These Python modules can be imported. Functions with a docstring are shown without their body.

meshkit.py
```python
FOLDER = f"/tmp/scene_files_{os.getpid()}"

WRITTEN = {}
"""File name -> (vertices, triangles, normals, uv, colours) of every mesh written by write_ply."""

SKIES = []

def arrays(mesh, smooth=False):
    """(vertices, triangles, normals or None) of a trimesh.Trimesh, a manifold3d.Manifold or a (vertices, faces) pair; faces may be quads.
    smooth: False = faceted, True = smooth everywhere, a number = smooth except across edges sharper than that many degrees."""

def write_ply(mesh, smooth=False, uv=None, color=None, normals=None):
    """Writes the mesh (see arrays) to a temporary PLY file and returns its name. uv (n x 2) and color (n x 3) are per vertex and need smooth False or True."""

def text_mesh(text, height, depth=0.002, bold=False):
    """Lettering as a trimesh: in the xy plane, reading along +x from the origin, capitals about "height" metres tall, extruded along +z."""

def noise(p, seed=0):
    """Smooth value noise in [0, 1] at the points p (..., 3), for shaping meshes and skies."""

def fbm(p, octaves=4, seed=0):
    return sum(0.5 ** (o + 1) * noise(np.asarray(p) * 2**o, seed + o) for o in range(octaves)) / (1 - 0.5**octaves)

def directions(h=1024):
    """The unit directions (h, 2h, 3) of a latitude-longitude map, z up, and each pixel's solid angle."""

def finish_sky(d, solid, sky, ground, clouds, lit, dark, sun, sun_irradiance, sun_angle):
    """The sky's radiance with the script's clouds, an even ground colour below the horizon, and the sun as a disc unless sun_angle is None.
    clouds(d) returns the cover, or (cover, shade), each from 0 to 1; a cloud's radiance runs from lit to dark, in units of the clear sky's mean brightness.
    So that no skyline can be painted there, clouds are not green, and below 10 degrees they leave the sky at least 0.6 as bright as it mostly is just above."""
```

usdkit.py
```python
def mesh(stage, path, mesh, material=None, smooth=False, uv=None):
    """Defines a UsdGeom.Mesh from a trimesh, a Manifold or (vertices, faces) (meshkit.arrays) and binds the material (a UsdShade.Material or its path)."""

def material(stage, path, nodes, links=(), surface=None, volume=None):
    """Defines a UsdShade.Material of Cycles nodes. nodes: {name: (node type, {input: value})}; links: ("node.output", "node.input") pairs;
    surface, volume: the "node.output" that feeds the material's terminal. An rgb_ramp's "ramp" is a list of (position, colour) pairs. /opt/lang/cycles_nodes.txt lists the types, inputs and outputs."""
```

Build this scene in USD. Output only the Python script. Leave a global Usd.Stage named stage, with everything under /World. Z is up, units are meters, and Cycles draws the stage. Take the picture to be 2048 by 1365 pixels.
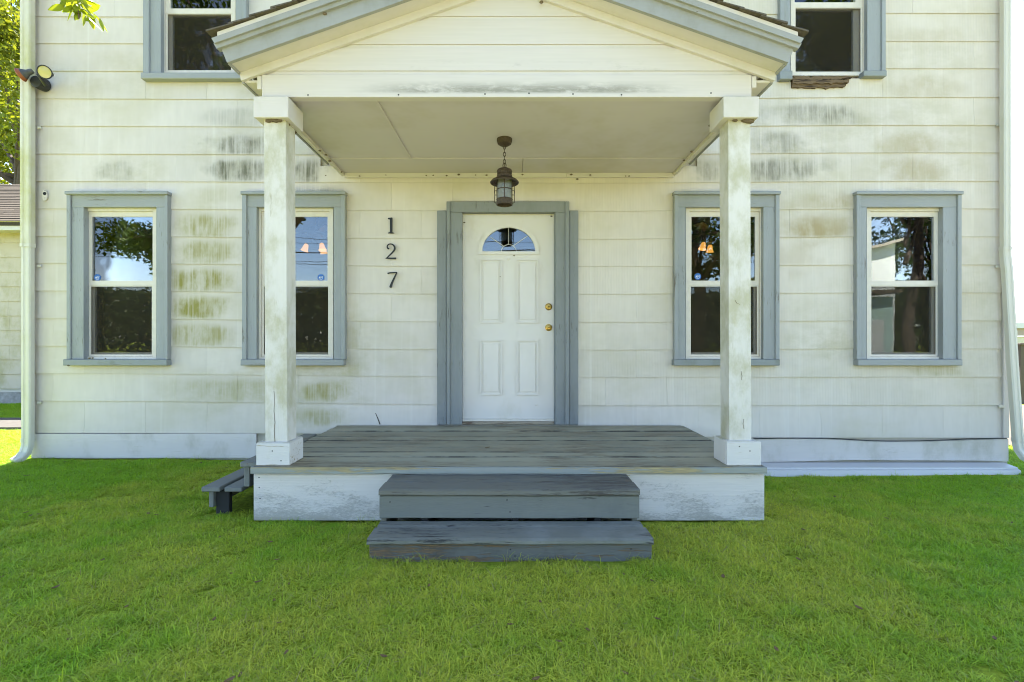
import math, random
import numpy as np
import trimesh
import usdkit, meshkit
from shapely.geometry import Polygon, box as sbox, Point, LineString
from shapely.ops import unary_union
from shapely import affinity
from pxr import Usd, UsdGeom, UsdLux, UsdShade, Gf, Sdf, Vt

random.seed(7); np.random.seed(7)
RNG = np.random.default_rng(11)
stage = Usd.Stage.CreateInMemory()
UsdGeom.SetStageUpAxis(stage, 'Z'); UsdGeom.SetStageMetersPerUnit(stage, 1.0)
UsdGeom.Xform.Define(stage, '/World'); UsdGeom.Scope.Define(stage, '/World/Looks')

# ------------------------------------------------------------------ camera, sky, sun, exposure
F = 957.6            # focal length in pixels of the 2048 wide photograph
CX, CY, EYE = 1024.0, 682.0, 1.21
EXPOSURE = 2.36
SUN_EL, SUN_ROT = math.radians(62), math.radians(-7)      # behind the house
SUN_INT, SKY_STRENGTH = 1.25, 0.11

cam = UsdGeom.Camera.Define(stage, '/World/camera')
cam.CreateHorizontalApertureAttr(36.0); cam.CreateVerticalApertureAttr(36.0 * 682 / 1024)
cam.CreateFocalLengthAttr(36.0 * F / 2048)
cam.CreateClippingRangeAttr(Gf.Vec2f(0.05, 3000))
cam.CreateExposureAttr(EXPOSURE)
cam.AddTranslateOp().Set(Gf.Vec3d(0, 0, EYE)); cam.AddRotateXOp().Set(90.0)

sun_dir = np.array([math.sin(SUN_ROT) * math.cos(SUN_EL), math.cos(SUN_ROT) * math.cos(SUN_EL), math.sin(SUN_EL)])
sun = UsdLux.DistantLight.Define(stage, '/World/sun')
sun.CreateIntensityAttr(SUN_INT); sun.CreateAngleAttr(0.53); sun.CreateNormalizeAttr(True)
sun.CreateColorAttr(Gf.Vec3f(1.0, 0.93, 0.82))
zax = Gf.Vec3d(*map(float, sun_dir)); xax = Gf.Cross(Gf.Vec3d(0, 0, 1), zax).GetNormalized(); yax = Gf.Cross(zax, xax)
sun.AddTransformOp().Set(Gf.Matrix4d(xax[0], xax[1], xax[2], 0, yax[0], yax[1], yax[2], 0, zax[0], zax[1], zax[2], 0, 0, 0, 0, 1))


class G:
    """a small builder of Cycles node graphs: string inputs with a dot are links"""
    def __init__(self):
        self.nodes, self.links, self.n = {}, [], 0

    def __call__(self, kind, out=None, **inp):
        self.n += 1
        name = f'n{self.n}'
        vals = {}
        for k, v in inp.items():
            if isinstance(v, str) and '.' in v:
                self.links.append((v, f'{name}.{k}'))
            else:
                vals[k] = v
        self.nodes[name] = (kind, vals)
        return f'{name}.{out}' if out else name

    def math(self, op, a, b=0.0, clamp=False):
        return self('math', 'value', math_type=op, value1=a, value2=b, use_clamp=clamp)

    def noise(self, vec, scale=(1, 1, 1), detail=3.0, rough=0.55, loc=(0, 0, 0), dist=0.0):
        m = self('mapping', 'vector', vector=vec, scale=scale, location=loc)
        return self('noise_texture', 'fac', vector=m, scale=1.0, detail=detail, roughness=rough, distortion=dist)

    def step(self, v, a, b, lo=0.0, hi=1.0, smooth=True):
        return self('map_range', 'result', range_type='smoothstep' if smooth else 'linear', value=v, from_min=a, from_max=b, to_min=lo, to_max=hi, clamp=True)

    def mix(self, fac, a, b):
        return self('mix', 'color', fac=fac, color1=a, color2=b)

    def mul(self, a, b):
        return self('mix', 'color', mix_type='multiply', fac=1.0, color1=a, color2=b)

    def grey(self, v):
        return self('combine_color', 'color', r=v, g=v, b=v)

    def done(self, name, surface=None, volume=None):
        return usdkit.material(stage, '/World/Looks/' + name, self.nodes, self.links, surface=surface, volume=volume)


g = G()
sky = g('sky_texture', 'color', sky_type='single_scattering', sun_disc=False, sun_elevation=SUN_EL, sun_rotation=SUN_ROT, air_density=1.0, aerosol_density=0.3, ozone_density=2.4)
d = g('texture_coordinate', 'generated')
cn = g.noise(d, (2.2, 2.2, 5.0), 5.0, 0.55, loc=(3.1, 1.7, 0.3))
cf = g.step(cn, 0.42, 0.78, 0.0, 0.45)
bw = g('rgb_to_bw', 'val', color=sky)
cloud = g.mul(g.grey(g.math('multiply_add', bw, 1.2)), (1.0, 0.97, 0.92))
col = g.mix(cf, sky, cloud)
bg = g('background_shader', 'background', color=col, strength=SKY_STRENGTH)
sky_mat = g.done('sky_look', surface=bg)
dome = UsdLux.DomeLight.Define(stage, '/World/sky')
UsdShade.MaterialBindingAPI.Apply(dome.GetPrim()).Bind(sky_mat)
dome.GetPrim().SetCustomDataByKey('kind', 'structure'); dome.GetPrim().SetCustomDataByKey('label', 'pale blue daylight sky')

# ------------------------------------------------------------------ naming and building helpers
taken = {}
offset = {}


def numbered(base):
    n = taken.get(base, 0); taken[base] = n + 1
    return base if n == 0 else f'{base}_{n:03d}'


def setdata(prim, **kw):
    for k, v in kw.items():
        if v:
            prim.SetCustomDataByKey(k, v)


def thing(name, label=None, cat=None, base=(0, 0, 0), group=None, kind=None, parent=None):
    path = numbered((parent or '/World') + '/' + name)
    x = UsdGeom.Xform.Define(stage, path)
    b = np.array(base, float)
    po = offset.get(parent, np.zeros(3)) if parent else np.zeros(3)
    if not parent:
        x.AddTranslateOp().Set(Gf.Vec3d(*map(float, b)))
        offset[path] = b
    else:
        offset[path] = po
    setdata(x.GetPrim(), label=label, category=cat, group=group, kind=kind)
    return path


def obj(name, mesh, mat, parent=None, smooth=False, label=None, cat=None, group=None, kind=None, uv=None):
    path = numbered((parent or '/World') + '/' + name)
    off = offset.get(parent, np.zeros(3)) if parent else np.zeros(3)
    if isinstance(mesh, list):
        mesh = join(mesh)
    if isinstance(mesh, tuple):
        v, f = np.asarray(mesh[0], float), np.asarray(mesh[1])
    else:
        v, f = np.asarray(mesh.vertices, float), np.asarray(mesh.faces)
    m = usdkit.mesh(stage, path, (v - off, f), mat, smooth=smooth, uv=uv)
    offset[path] = off
    setdata(m.GetPrim(), label=label, category=cat, group=group, kind=kind)
    return path


def join(ms):
    vs, fs, n = [], [], 0
    for m in ms:
        v, f = (np.asarray(m[0], float), np.asarray(m[1])) if isinstance(m, tuple) else (np.asarray(m.vertices), np.asarray(m.faces))
        if f.shape[1] == 4:
            f = np.vstack([f[:, [0, 1, 2]], f[:, [0, 2, 3]]])
        vs.append(v); fs.append(f + n); n += len(v)
    return np.vstack(vs), np.vstack(fs)


def X(px, d): return (px - CX) * d / F
def Z(py, d): return EYE - (py - CY) * d / F


_cb = {}
def cbox(x0, x1, y0, y1, z0, z1, b=0.003):
    """a board with chamfered edges"""
    if 'f' not in _cb:
        pts = []
        for sx in (-1, 1):
            for sy in (-1, 1):
                for sz in (-1, 1):
                    pts += [(sx * 1.0, sy * .8, sz * .8), (sx * .8, sy * 1.0, sz * .8), (sx * .8, sy * .8, sz * 1.0)]
        pts = np.array(pts)
        hull = trimesh.Trimesh(pts, trimesh.convex.convex_hull(pts).faces, process=False) if False else None
        from scipy.spatial import ConvexHull
        h = ConvexHull(pts)
        f = h.simplices.copy()
        for i, (a, bb, c) in enumerate(f):
            nrm = np.cross(pts[bb] - pts[a], pts[c] - pts[a])
            if nrm @ (pts[a] + pts[bb] + pts[c]) < 0:
                f[i] = (a, c, bb)
        _cb['f'], _cb['p'] = f, pts
    p = _cb['p']
    c = np.array([(x0 + x1) / 2, (y0 + y1) / 2, (z0 + z1) / 2]); hs = np.array([abs(x1 - x0) / 2, abs(y1 - y0) / 2, abs(z1 - z0) / 2])
    b = min(b, hs.min() * 0.45)
    v = c + np.where(np.abs(p) > .9, np.sign(p) * hs, np.sign(p) * (hs - b))
    return v, _cb['f']


def pbox(px0, py0, px1, py1, d0, d1, b=0.003):
    return cbox(X(px0, d0), X(px1, d0), d0, d1, Z(py1, d0), Z(py0, d0), b)


def extrude_xz(poly, y0, y1):
    """polygon in (x, z) extruded from y0 (front) to y1 (back)"""
    out = []
    for p in getattr(poly, 'geoms', [poly]):
        if p.area < 1e-7:
            continue
        m = trimesh.creation.extrude_polygon(p, y1 - y0, engine='earcut')
        v = np.asarray(m.vertices)
        v = np.stack([v[:, 0], y1 - v[:, 2], v[:, 1]], 1)
        out.append((v, np.asarray(m.faces)))
    return join(out)


def prism_x(profile, x0, x1):
    """profile polygon [(y, z)] extruded along x"""
    p = Polygon(profile)
    m = trimesh.creation.extrude_polygon(p, x1 - x0, engine='earcut')
    v = np.asarray(m.vertices)
    return np.stack([x0 + v[:, 2], v[:, 0], v[:, 1]], 1), np.asarray(m.faces)


def prism_y(profile, y0, y1):
    return extrude_xz(Polygon(profile), y0, y1)


def tube(pts, radii, seg=8, caps=True):
    pts = np.asarray(pts, float); n = len(pts)
    radii = np.full(n, radii) if np.ndim(radii) == 0 else np.asarray(radii, float)
    t = np.gradient(pts, axis=0); t /= np.linalg.norm(t, axis=1, keepdims=True) + 1e-12
    up = np.array([0, 0, 1.0]) if abs(t[0][2]) < .9 else np.array([1.0, 0, 0])
    vs = []
    a = np.linspace(0, 2 * np.pi, seg, endpoint=False)
    for i in range(n):
        u = np.cross(t[i], up); u /= np.linalg.norm(u); w = np.cross(u, t[i]); up = w
        vs.append(pts[i] + radii[i] * (np.cos(a)[:, None] * u + np.sin(a)[:, None] * w))
    v = np.vstack(vs); f = []
    for i in range(n - 1):
        for k in range(seg):
            k2 = (k + 1) % seg
            f += [(i * seg + k, i * seg + k2, (i + 1) * seg + k2), (i * seg + k, (i + 1) * seg + k2, (i + 1) * seg + k)]
    if caps:
        f += [(0, k + 1, k) for k in range(1, seg - 1)]
        o = (n - 1) * seg
        f += [(o, o + k, o + k + 1) for k in range(1, seg - 1)]
    return v, np.array(f)[:, ::-1]


def lathe(profile, seg=32, center=(0, 0, 0), axis=None):
    """profile [(r, z)] turned about z, optionally pointed along axis"""
    pr = np.array(profile, float); a = np.linspace(0, 2 * np.pi, seg, endpoint=False)
    v = np.stack([pr[:, None, 0] * np.cos(a), pr[:, None, 0] * np.sin(a), np.repeat(pr[:, 1:2], seg, 1)], -1).reshape(-1, 3)
    f = []
    for i in range(len(pr) - 1):
        for k in range(seg):
            k2 = (k + 1) % seg
            f += [(i * seg + k, i * seg + k2, (i + 1) * seg + k2), (i * seg + k, (i + 1) * seg + k2, (i + 1) * seg + k)]
    if axis is not None:
        ax = np.array(axis, float); ax /= np.linalg.norm(ax)
        M = trimesh.geometry.align_vectors([0, 0, 1], ax)[:3, :3]
        v = v @ M.T
    return v + np.array(center), np.array(f)


def loft(sections):
    """closed rings with the same number of points"""
    s = np.array(sections, float); n, k = s.shape[:2]
    v = s.reshape(-1, 3); f = []
    for i in range(n - 1):
        for j in range(k):
            j2 = (j + 1) % k
            f += [(i * k + j, i * k + j2, (i + 1) * k + j2), (i * k + j, (i + 1) * k + j2, (i + 1) * k + j)]
    f += [(0, j + 1, j) for j in range(1, k - 1)]
    o = (n - 1) * k
    f += [(o, o + j, o + j + 1) for j in range(1, k - 1)]
    m = trimesh.Trimesh(v, f, process=False)
    if m.volume < 0:
        m.invert()
    return np.asarray(m.vertices), np.asarray(m.faces)


# ------------------------------------------------------------------ materials
def paint(name, base, rough=0.55, grain='x', tone=0.10, wear=None, dirt=None, bump=0.25, fine=1.0, spec=0.35, vary=0.0, joint=False):
    """painted board: tone = uneven colour, wear = (colour, amount 0..1) paint gone along the grain, dirt = (colour, amount, scale)"""
    g = G()
    pos = g('geometry', 'position')
    st = {'x': (2.0, 30, 30), 'z': (30, 30, 2.0), 'y': (30, 2.0, 30), None: (9, 9, 9)}[grain]
    st = tuple(s * fine for s in st)
    r = g('object_info', 'random')
    shift = g('vector_math', 'vector', math_type='multiply_add', vector1=g.grey(r), vector2=(7.3, 3.1, 5.7), vector3=pos)
    n1 = g.noise(shift, st, 5.0, 0.62)
    n2 = g.noise(pos, (1.7, 1.7, 1.7), 4.0, 0.6, loc=(4.2, 1.1, 9.3))
    n3 = g.noise(pos, tuple(s * 4 for s in st), 3.0, 0.6)
    k = g.math('multiply_add', g.math('add', n1, n2), tone); g.nodes[k.split('.')[0]][1]['value3'] = 1.0 - tone
    if vary:
        k = g.math('multiply', k, g.step(r, 0, 1, 1 - vary, 1 + vary, False))
    col = g.mul(base, g.grey(k))
    if dirt:
        dc, amt, sc = dirt
        dn = g.noise(pos, (sc, sc, sc * 0.6), 6.0, 0.65, loc=(1.3, 7.7, 2.2))
        dm = g.math('multiply', g.step(dn, 0.62 - 0.30 * amt, 0.80 - 0.2 * amt), min(1.0, 0.35 + 0.5 * amt))
        col = g.mix(dm, col, dc)
    h = n3
    if wear:
        wc, amt = wear
        wn = g.math('multiply_add', n3, 0.35, 0.0)
        g.nodes[wn.split('.')[0]][1]['value3'] = 0.0
        big = g.noise(pos, (1.1, 2.0, 2.6), 3.0, 0.6, loc=(8.8, 2.3, 5.1))
        ws = g.math('add', g.math('multiply', n1, 0.6), g.math('add', wn, g.math('multiply', big, 0.45)))
        wm = g.step(ws, 0.93 - 0.38 * amt, 0.99 - 0.38 * amt)
        col = g.mix(wm, col, g.mul(wc, g.grey(g.math('multiply_add', n3, 0.8, 0.0)) if False else g.grey(g.step(n3, 0.2, 0.8, 0.55, 1.25, False))))
        h = g.math('subtract', n3, g.math('multiply', wm, 0.6))
    if joint:
        w_ = g('separate_xyz', None, vector=g('uvmap', 'UV', attribute='st'))
        ed = g.math('absolute', g.math('subtract', f'{w_}.y', 0.5))
        en = g.noise(pos, (5, 5, 5), 4.0, .6, loc=(2, 2, 2))
        jm = g.math('multiply', g.step(g.math('add', ed, g.math('multiply', g.math('subtract', en, .5), .10)), .43, .49), g.step(en, .30, .62, .25, .95))
        col = g.mix(jm, col, (.045, .042, .033))
    b = g('bump', 'normal', height=h, strength=bump, distance=0.004)
    p = g('principled_bsdf', 'BSDF', base_color=col, roughness=rough, normal=b, specular_ior_level=spec)
    return g.done(name, surface=p)


def plain(name, base, rough=0.5, metallic=0.0, noise=0.0, scale=30.0, spec=0.5, bump=0.0):
    g = G()
    inp = dict(roughness=rough, metallic=metallic, specular_ior_level=spec)
    if noise:
        pos = g('geometry', 'position')
        n = g.noise(pos, (scale,) * 3, 4.0, 0.6)
        inp['base_color'] = g.mul(base, g.grey(g.step(n, 0.25, 0.75, 1 - noise, 1 + noise, False)))
        if bump:
            inp['normal'] = g('bump', 'normal', height=n, strength=bump, distance=0.01)
    else:
        inp['base_color'] = base
    return g.done(name, surface=g('principled_bsdf', 'BSDF', **inp))


SIDING = (0.605, 0.548, 0.478)
ALGAE = [(415, 450, 75, 40, .85), (410, 500, 80, 32, .8), (395, 556, 75, 36, 1.1), (395, 610, 70, 36, 1.15), (398, 668, 80, 36, .8), (645, 782, 65, 26, .85),
         (640, 832, 60, 24, .6), (480, 775, 110, 34, .35), (400, 770, 120, 34, .25), (700, 690, 40, 90, .35), (1875, 742, 80, 16, .55), (440, 385, 90, 25, .3)]
MOLD = [(480, 292, 70, 28, .95), (485, 338, 80, 32, 1.15), (612, 340, 40, 36, 1.0), (232, 342, 48, 26, .55), (625, 376, 70, 16, .7), (470, 235, 90, 26, .35),
        (1560, 288, 70, 34, .6), (1555, 340, 80, 34, .85), (1630, 225, 95, 28, .65), (1420, 340, 40, 32, .6), (1500, 225, 50, 24, .5), (1650, 318, 60, 26, .35), (1690, 240, 60, 24, .35)]
RUST = [(1640, 455, 85, 34, .8), (1650, 410, 90, 24, .5), (1830, 345, 65, 48, .7), (1850, 178, 110, 30, .45), (1825, 290, 80, 30, .6), (1850, 75, 100, 26, .35),
        (1620, 470, 60, 30, .5), (1590, 520, 60, 40, .35), (560, 185, 90, 26, .3), (210, 130, 60, 60, .22), (1700, 400, 80, 24, .3), (1690, 690, 60, 40, .2)]

SOFT = [(520, 300, 190, 70, .55), (400, 560, 110, 190, .40), (620, 780, 150, 110, .45), (450, 790, 160, 60, .40), (250, 345, 110, 50, .40), (580, 210, 160, 60, .35), (220, 160, 120, 90, .30),
        (1600, 250, 190, 80, .50), (1570, 340, 150, 70, .45), (1840, 290, 150, 150, .45), (1850, 120, 170, 90, .32), (1640, 450, 120, 70, .45), (1650, 640, 100, 120, .28), (1430, 320, 90, 60, .35), (1700, 690, 200, 40, .30), (1950, 640, 70, 250, .28), (700, 690, 120, 120, .30), (100, 250, 60, 250, .25)]


def siding(name, grooves, hue=(1, 1, 1)):
    g = G()
    pos = g('geometry', 'position')
    uv = g('separate_xyz', None, vector=g('uvmap', 'UV', attribute='st'))
    v = f'{uv}.y'
    rnd = g('object_info', 'random')

    warp = g('noise_texture', 'color', vector=pos, scale=5.0, detail=3.0, roughness=.6)
    wpos = g('vector_math', 'vector', math_type='multiply_add', vector1=g('vector_math', 'vector', math_type='subtract', vector1=warp, vector2=(.5, .5, .5)), vector2=(.42, 0, .16), vector3=pos)

    def total(blobs):
        acc = None
        for px, py, rx, ry, s in blobs:
            dlt = g('vector_math', 'vector', math_type='subtract', vector1=wpos, vector2=(X(px, 4.75), 0, Z(py, 4.75)))
            sc = g('vector_math', 'vector', math_type='multiply', vector1=dlt, vector2=(F / 4.75 / rx, 0, F / 4.75 / ry))
            ln = g('vector_math', 'value', math_type='length', vector1=sc)
            m = g.step(ln, 1.12, 0.40, 0.0, s * 1.25)
            acc = m if acc is None else g.math('add', acc, m)
        return acc
    streak = g.noise(pos, (55, 1, 1.2), 4.0, 0.65)
    streak2 = g.noise(pos, (8, 1, 3.5), 4.0, 0.6, loc=(5.5, 0, 2.2))
    prof = g.math('multiply', g.step(v, 0.0, 0.10, 0.55, 1.0), g.step(v, 0.98, 0.62, 0.12, 1.0))
    sk = g.math('multiply', g.step(streak, 0.28, 0.60, 0.38, 1.0), g.step(streak2, 0.28, 0.58, 0.32, 1.0))
    sk = g.math('multiply', sk, prof)
    soft = g.math('multiply', total(SOFT), g.math('multiply', g.step(g.noise(pos, (3.2, 1, 5.0), 6.0, .68, loc=(6.6, 0, 1.5)), .36, .66), g.step(v, 1.0, .7, .45, 1.0)))
    a = g.math('multiply', total(ALGAE), sk)
    m = g.math('multiply', total(MOLD), sk)
    r = g.math('multiply', total(RUST), g.math('multiply', g.step(streak2, 0.25, 0.65, 0.3, 1.0), prof))
    grime = g.noise(pos, (1.3, 1, 2.0), 5.0, 0.6, loc=(9.1, 0, 4.4))
    tone = g.step(rnd, 0, 1, 0.955, 1.03, False)
    fine = g.noise(pos, (18, 1, 5), 4.0, 0.6)
    col = g.mul(tuple(a_ * b_ for a_, b_ in zip(SIDING, hue)), g.grey(g.math('multiply', tone, g.step(fine, 0.2, 0.8, 0.95, 1.04, False))))
    col = g.mix(g.math('multiply', g.step(grime, 0.46, 0.72), 0.42), col, (0.47, 0.42, 0.28))
    col = g.mix(g.math('multiply', soft, .62, True), col, (.36, .325, .165))
    runs = g.noise(pos, (22, 1, 0.5), 3.0, 0.6, loc=(2.2, 0, 1.0))
    col = g.mix(g.math('multiply', g.step(runs, 0.55, 0.8), 0.16), col, (0.86, 0.86, 0.80))
    col = g.mix(g.math('multiply', r, 0.70, True), col, (0.36, 0.285, 0.145))
    col = g.mix(g.math('multiply', g.math('multiply', a, g.step(fine, .30, .62, .45, 1.0)), 0.80, True), col, (0.255, 0.228, 0.052))
    col = g.mix(g.math('multiply', g.math('multiply', m, g.step(fine, .30, .62, .5, 1.0)), 0.82, True), col, (0.145, 0.135, 0.085))
    # slightly darker lower edge along the butt of each panel
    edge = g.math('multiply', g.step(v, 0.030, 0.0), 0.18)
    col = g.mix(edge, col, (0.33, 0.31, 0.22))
    h = g.math('multiply', fine, 0.3)
    if grooves:
        w = g('wave_texture', 'fac', wave_type='bands', bands_direction='x', vector=g('mapping', 'vector', vector=pos, scale=(1, 1, 0.25)), scale=11.5, distortion=0.6, detail=1.0, detail_scale=2.0)
        gm = g.math('multiply', g.step(w, 0.30, 0.05), g.step(g.noise(pos, (1.1, 1, 1.6), 3.0, 0.6, loc=(0.4, 0, 3.0)), 0.35, 0.65, 0.15, 0.9))
        col = g.mix(g.math('multiply', gm, 0.13), col, (0.38, 0.36, 0.27))
        h = g.math('subtract', h, g.math('multiply', gm, .6))
    b = g('bump', 'normal', height=h, strength=0.35, distance=0.003)
    return g.done(name, surface=g('principled_bsdf', 'BSDF', base_color=col, roughness=0.62, specular_ior_level=0.3, normal=b))


M = {}
M['siding'] = siding('siding_smooth', False)
M['siding_grooved'] = siding('siding_grooved', True, (1.02, 1.01, 0.97))
M['skirt'] = paint('skirt_white', (0.60, 0.55, 0.505), grain='x', tone=.07, dirt=((0.36, 0.33, 0.24), .50, 2.5), wear=((0.42, 0.38, 0.30), .22), bump=.5)
M['porch_white'] = paint('porch_white', (0.565, 0.522, 0.478), grain='x', tone=.07, dirt=((0.45, 0.43, 0.31), .3, 2.2), bump=.25)
M['post_white'] = paint('post_white', (0.60, 0.57, 0.515), grain='z', tone=.10, dirt=((0.36, 0.335, 0.19), .75, 5.0), wear=((0.36, 0.32, 0.22), .30), bump=.6, fine=1.5)
M['base_white'] = paint('base_white', (0.60, 0.575, 0.535), grain='x', tone=.08, dirt=((0.45, 0.43, 0.34), .3, 5.0), wear=((0.36, 0.30, 0.20), .36), bump=.6, fine=1.5)
M['skirt_board'] = None
M['ceiling'] = paint('ceiling_white', (0.53, 0.48, 0.475), grain='x', tone=.05, dirt=((0.42, 0.37, 0.28), .5, 1.2), bump=.1)
M['casing'] = paint('casing_grey_blue', (0.295, 0.305, 0.298), grain='z', tone=.14, dirt=((0.22, 0.24, 0.22), .35, 3.0), wear=((0.17, 0.15, 0.12), .31), bump=.8, fine=1.8)
M['casing_x'] = paint('casing_grey_blue_level', (0.29, 0.298, 0.287), grain='x', tone=.14, dirt=((0.22, 0.24, 0.22), .35, 3.0), wear=((0.17, 0.15, 0.12), .31), bump=.8, fine=1.8)
M['sill'] = paint('sill_grey', (0.24, 0.255, 0.245), grain='x', tone=.14, dirt=((0.15, 0.15, 0.11), .4, 5.0), wear=((0.16, 0.12, 0.08), .20), bump=.7)
M['fascia'] = paint('fascia_grey', (0.285, 0.285, 0.268), grain='x', tone=.09, dirt=((0.20, 0.195, 0.15), .5, 3.0), bump=.25)
M['door_casing'] = paint('door_casing_grey', (0.215, 0.225, 0.218), grain='z', tone=.12, dirt=((0.17, 0.18, 0.165), .45, 3.0), wear=((0.13, 0.125, 0.11), .34), bump=.7, fine=1.8)
M['vinyl'] = plain('vinyl_cream', (0.64, 0.58, 0.49), 0.4, noise=.06, scale=14)
M['door'] = paint('door_white', (0.645, 0.60, 0.54), rough=.4, grain=None, tone=.05, dirt=((0.52, 0.47, 0.36), .34, 3.5), bump=.08)
M['spout'] = paint('downspout_white', (0.58, 0.55, 0.46), rough=.4, grain='z', tone=.08, dirt=((0.50, 0.48, 0.32), .35, 4.0), bump=.1, spec=.5)
M['spout_green'] = paint('downspout_algae', (0.58, 0.55, 0.43), rough=.5, grain='z', tone=.12, dirt=((0.42, 0.40, 0.09), .62, 2.2), bump=.2)
M['gutter'] = paint('gutter_white', (0.56, 0.545, 0.53), rough=.4, grain='x', tone=.05, dirt=((0.5, 0.5, 0.44), .25, 6.0), bump=.1, spec=.5)
M['deck'] = paint('deck_worn', (0.30, 0.285, 0.20), grain='x', tone=.30, wear=((0.22, 0.18, 0.115), .52), dirt=((0.37, 0.325, 0.215), .6, 2.5), bump=.9, rough=.7, fine=1.7, vary=.16, joint=True)
M['nosing'] = paint('nosing_worn', (0.275, 0.285, 0.245), grain='x', tone=.22, wear=((0.36, 0.29, 0.15), .50), bump=.9, rough=.65)
M['step'] = paint('step_blue_grey', (0.168, 0.166, 0.134), grain='x', tone=.22, wear=((0.045, 0.045, 0.04), .48), dirt=((0.26, 0.265, 0.235), .5, 3.0), bump=.9, rough=.6, fine=2.6, vary=.1)
M['step_riser'] = paint('step_riser_blue_grey', (0.152, 0.16, 0.138), grain='x', tone=.16, wear=((0.06, 0.06, 0.055), .24), dirt=((0.10, 0.11, 0.10), .4, 3.0), bump=.6, rough=.6, fine=2.2)
M['step_top'] = paint('step_dark', (0.155, 0.15, 0.12), grain='x', tone=.22, wear=((0.09, 0.08, 0.065), .5), dirt=((0.16, 0.17, 0.16), .5, 3.0), bump=.8, rough=.7, fine=2.4, vary=.1)
M['step_rot'] = paint('step_rotten', (0.14, 0.14, 0.125), grain='x', tone=.25, wear=((0.20, 0.13, 0.07), .56), dirt=((0.07, 0.06, 0.05), .6, 4.0), bump=1.0, rough=.7, fine=1.8)
M['side_step'] = paint('side_step_grey', (0.175, 0.18, 0.16), grain='y', tone=.22, wear=((0.16, 0.13, 0.09), .42), bump=.8, rough=.7)
M['dark'] = plain('gap_shade', (0.02, 0.02, 0.018), .9)  # near-black that paints shade into the hollows under deck and steps
M['shade_shingle'] = plain('shade_shingle', (0.050, 0.036, 0.021), .95, noise=.4, scale=40, bump=.6)  # darkened to put shade into the outbuilding roof, which the sun strikes
M['shingle'] = plain('shingle_brown', (0.085, 0.07, 0.05), .9, noise=.35, scale=60, bump=.6)
M['bronze'] = plain('rusty_bronze', (0.055, 0.036, 0.020), .6, .2, noise=.5, scale=70, bump=.4)
M['black'] = plain('black_metal', (0.012, 0.012, 0.012), .45)
M['black_plastic'] = plain('black_plastic', (0.018, 0.018, 0.016), .5, noise=.3, scale=40)
M['brass'] = plain('brass', (0.55, 0.36, 0.10), .25, 1.0)
M['brass_dark'] = plain('brass_dark', (0.12, 0.07, 0.02), .4, 1.0)
M['mud'] = plain('dry_mud', (0.13, 0.095, 0.055), .95, noise=.35, scale=120, bump=.7)
M['rot'] = paint('rotten_wood', (0.15, 0.10, 0.052), grain='x', tone=.5, wear=((0.035, 0.02, 0.01), .6), bump=1.0, rough=.9)
M['rot_sill'] = paint('worn_threshold', (0.30, 0.25, 0.18), grain='x', tone=.25, wear=((0.12, 0.08, 0.05), .5), bump=.6)
M['concrete'] = plain('concrete', (0.38, 0.34, 0.28), .9, noise=.15, scale=6, bump=.2)
M['foundation'] = plain('block_foundation', (0.30, 0.28, 0.26), .9, noise=.35, scale=14, bump=.4)
M['bark'] = plain('bark', (0.075, 0.055, 0.04), .95, noise=.4, scale=18, bump=.8)
M['interior'] = plain('interior_wall_brown', (0.42, 0.30, 0.18), .8, noise=.1, scale=3)
M['interior_floor'] = plain('interior_floor_brown', (0.25, 0.16, 0.09), .6)
M['fan_brown'] = plain('fan_brown', (0.05, 0.035, 0.02), .4)
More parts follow.
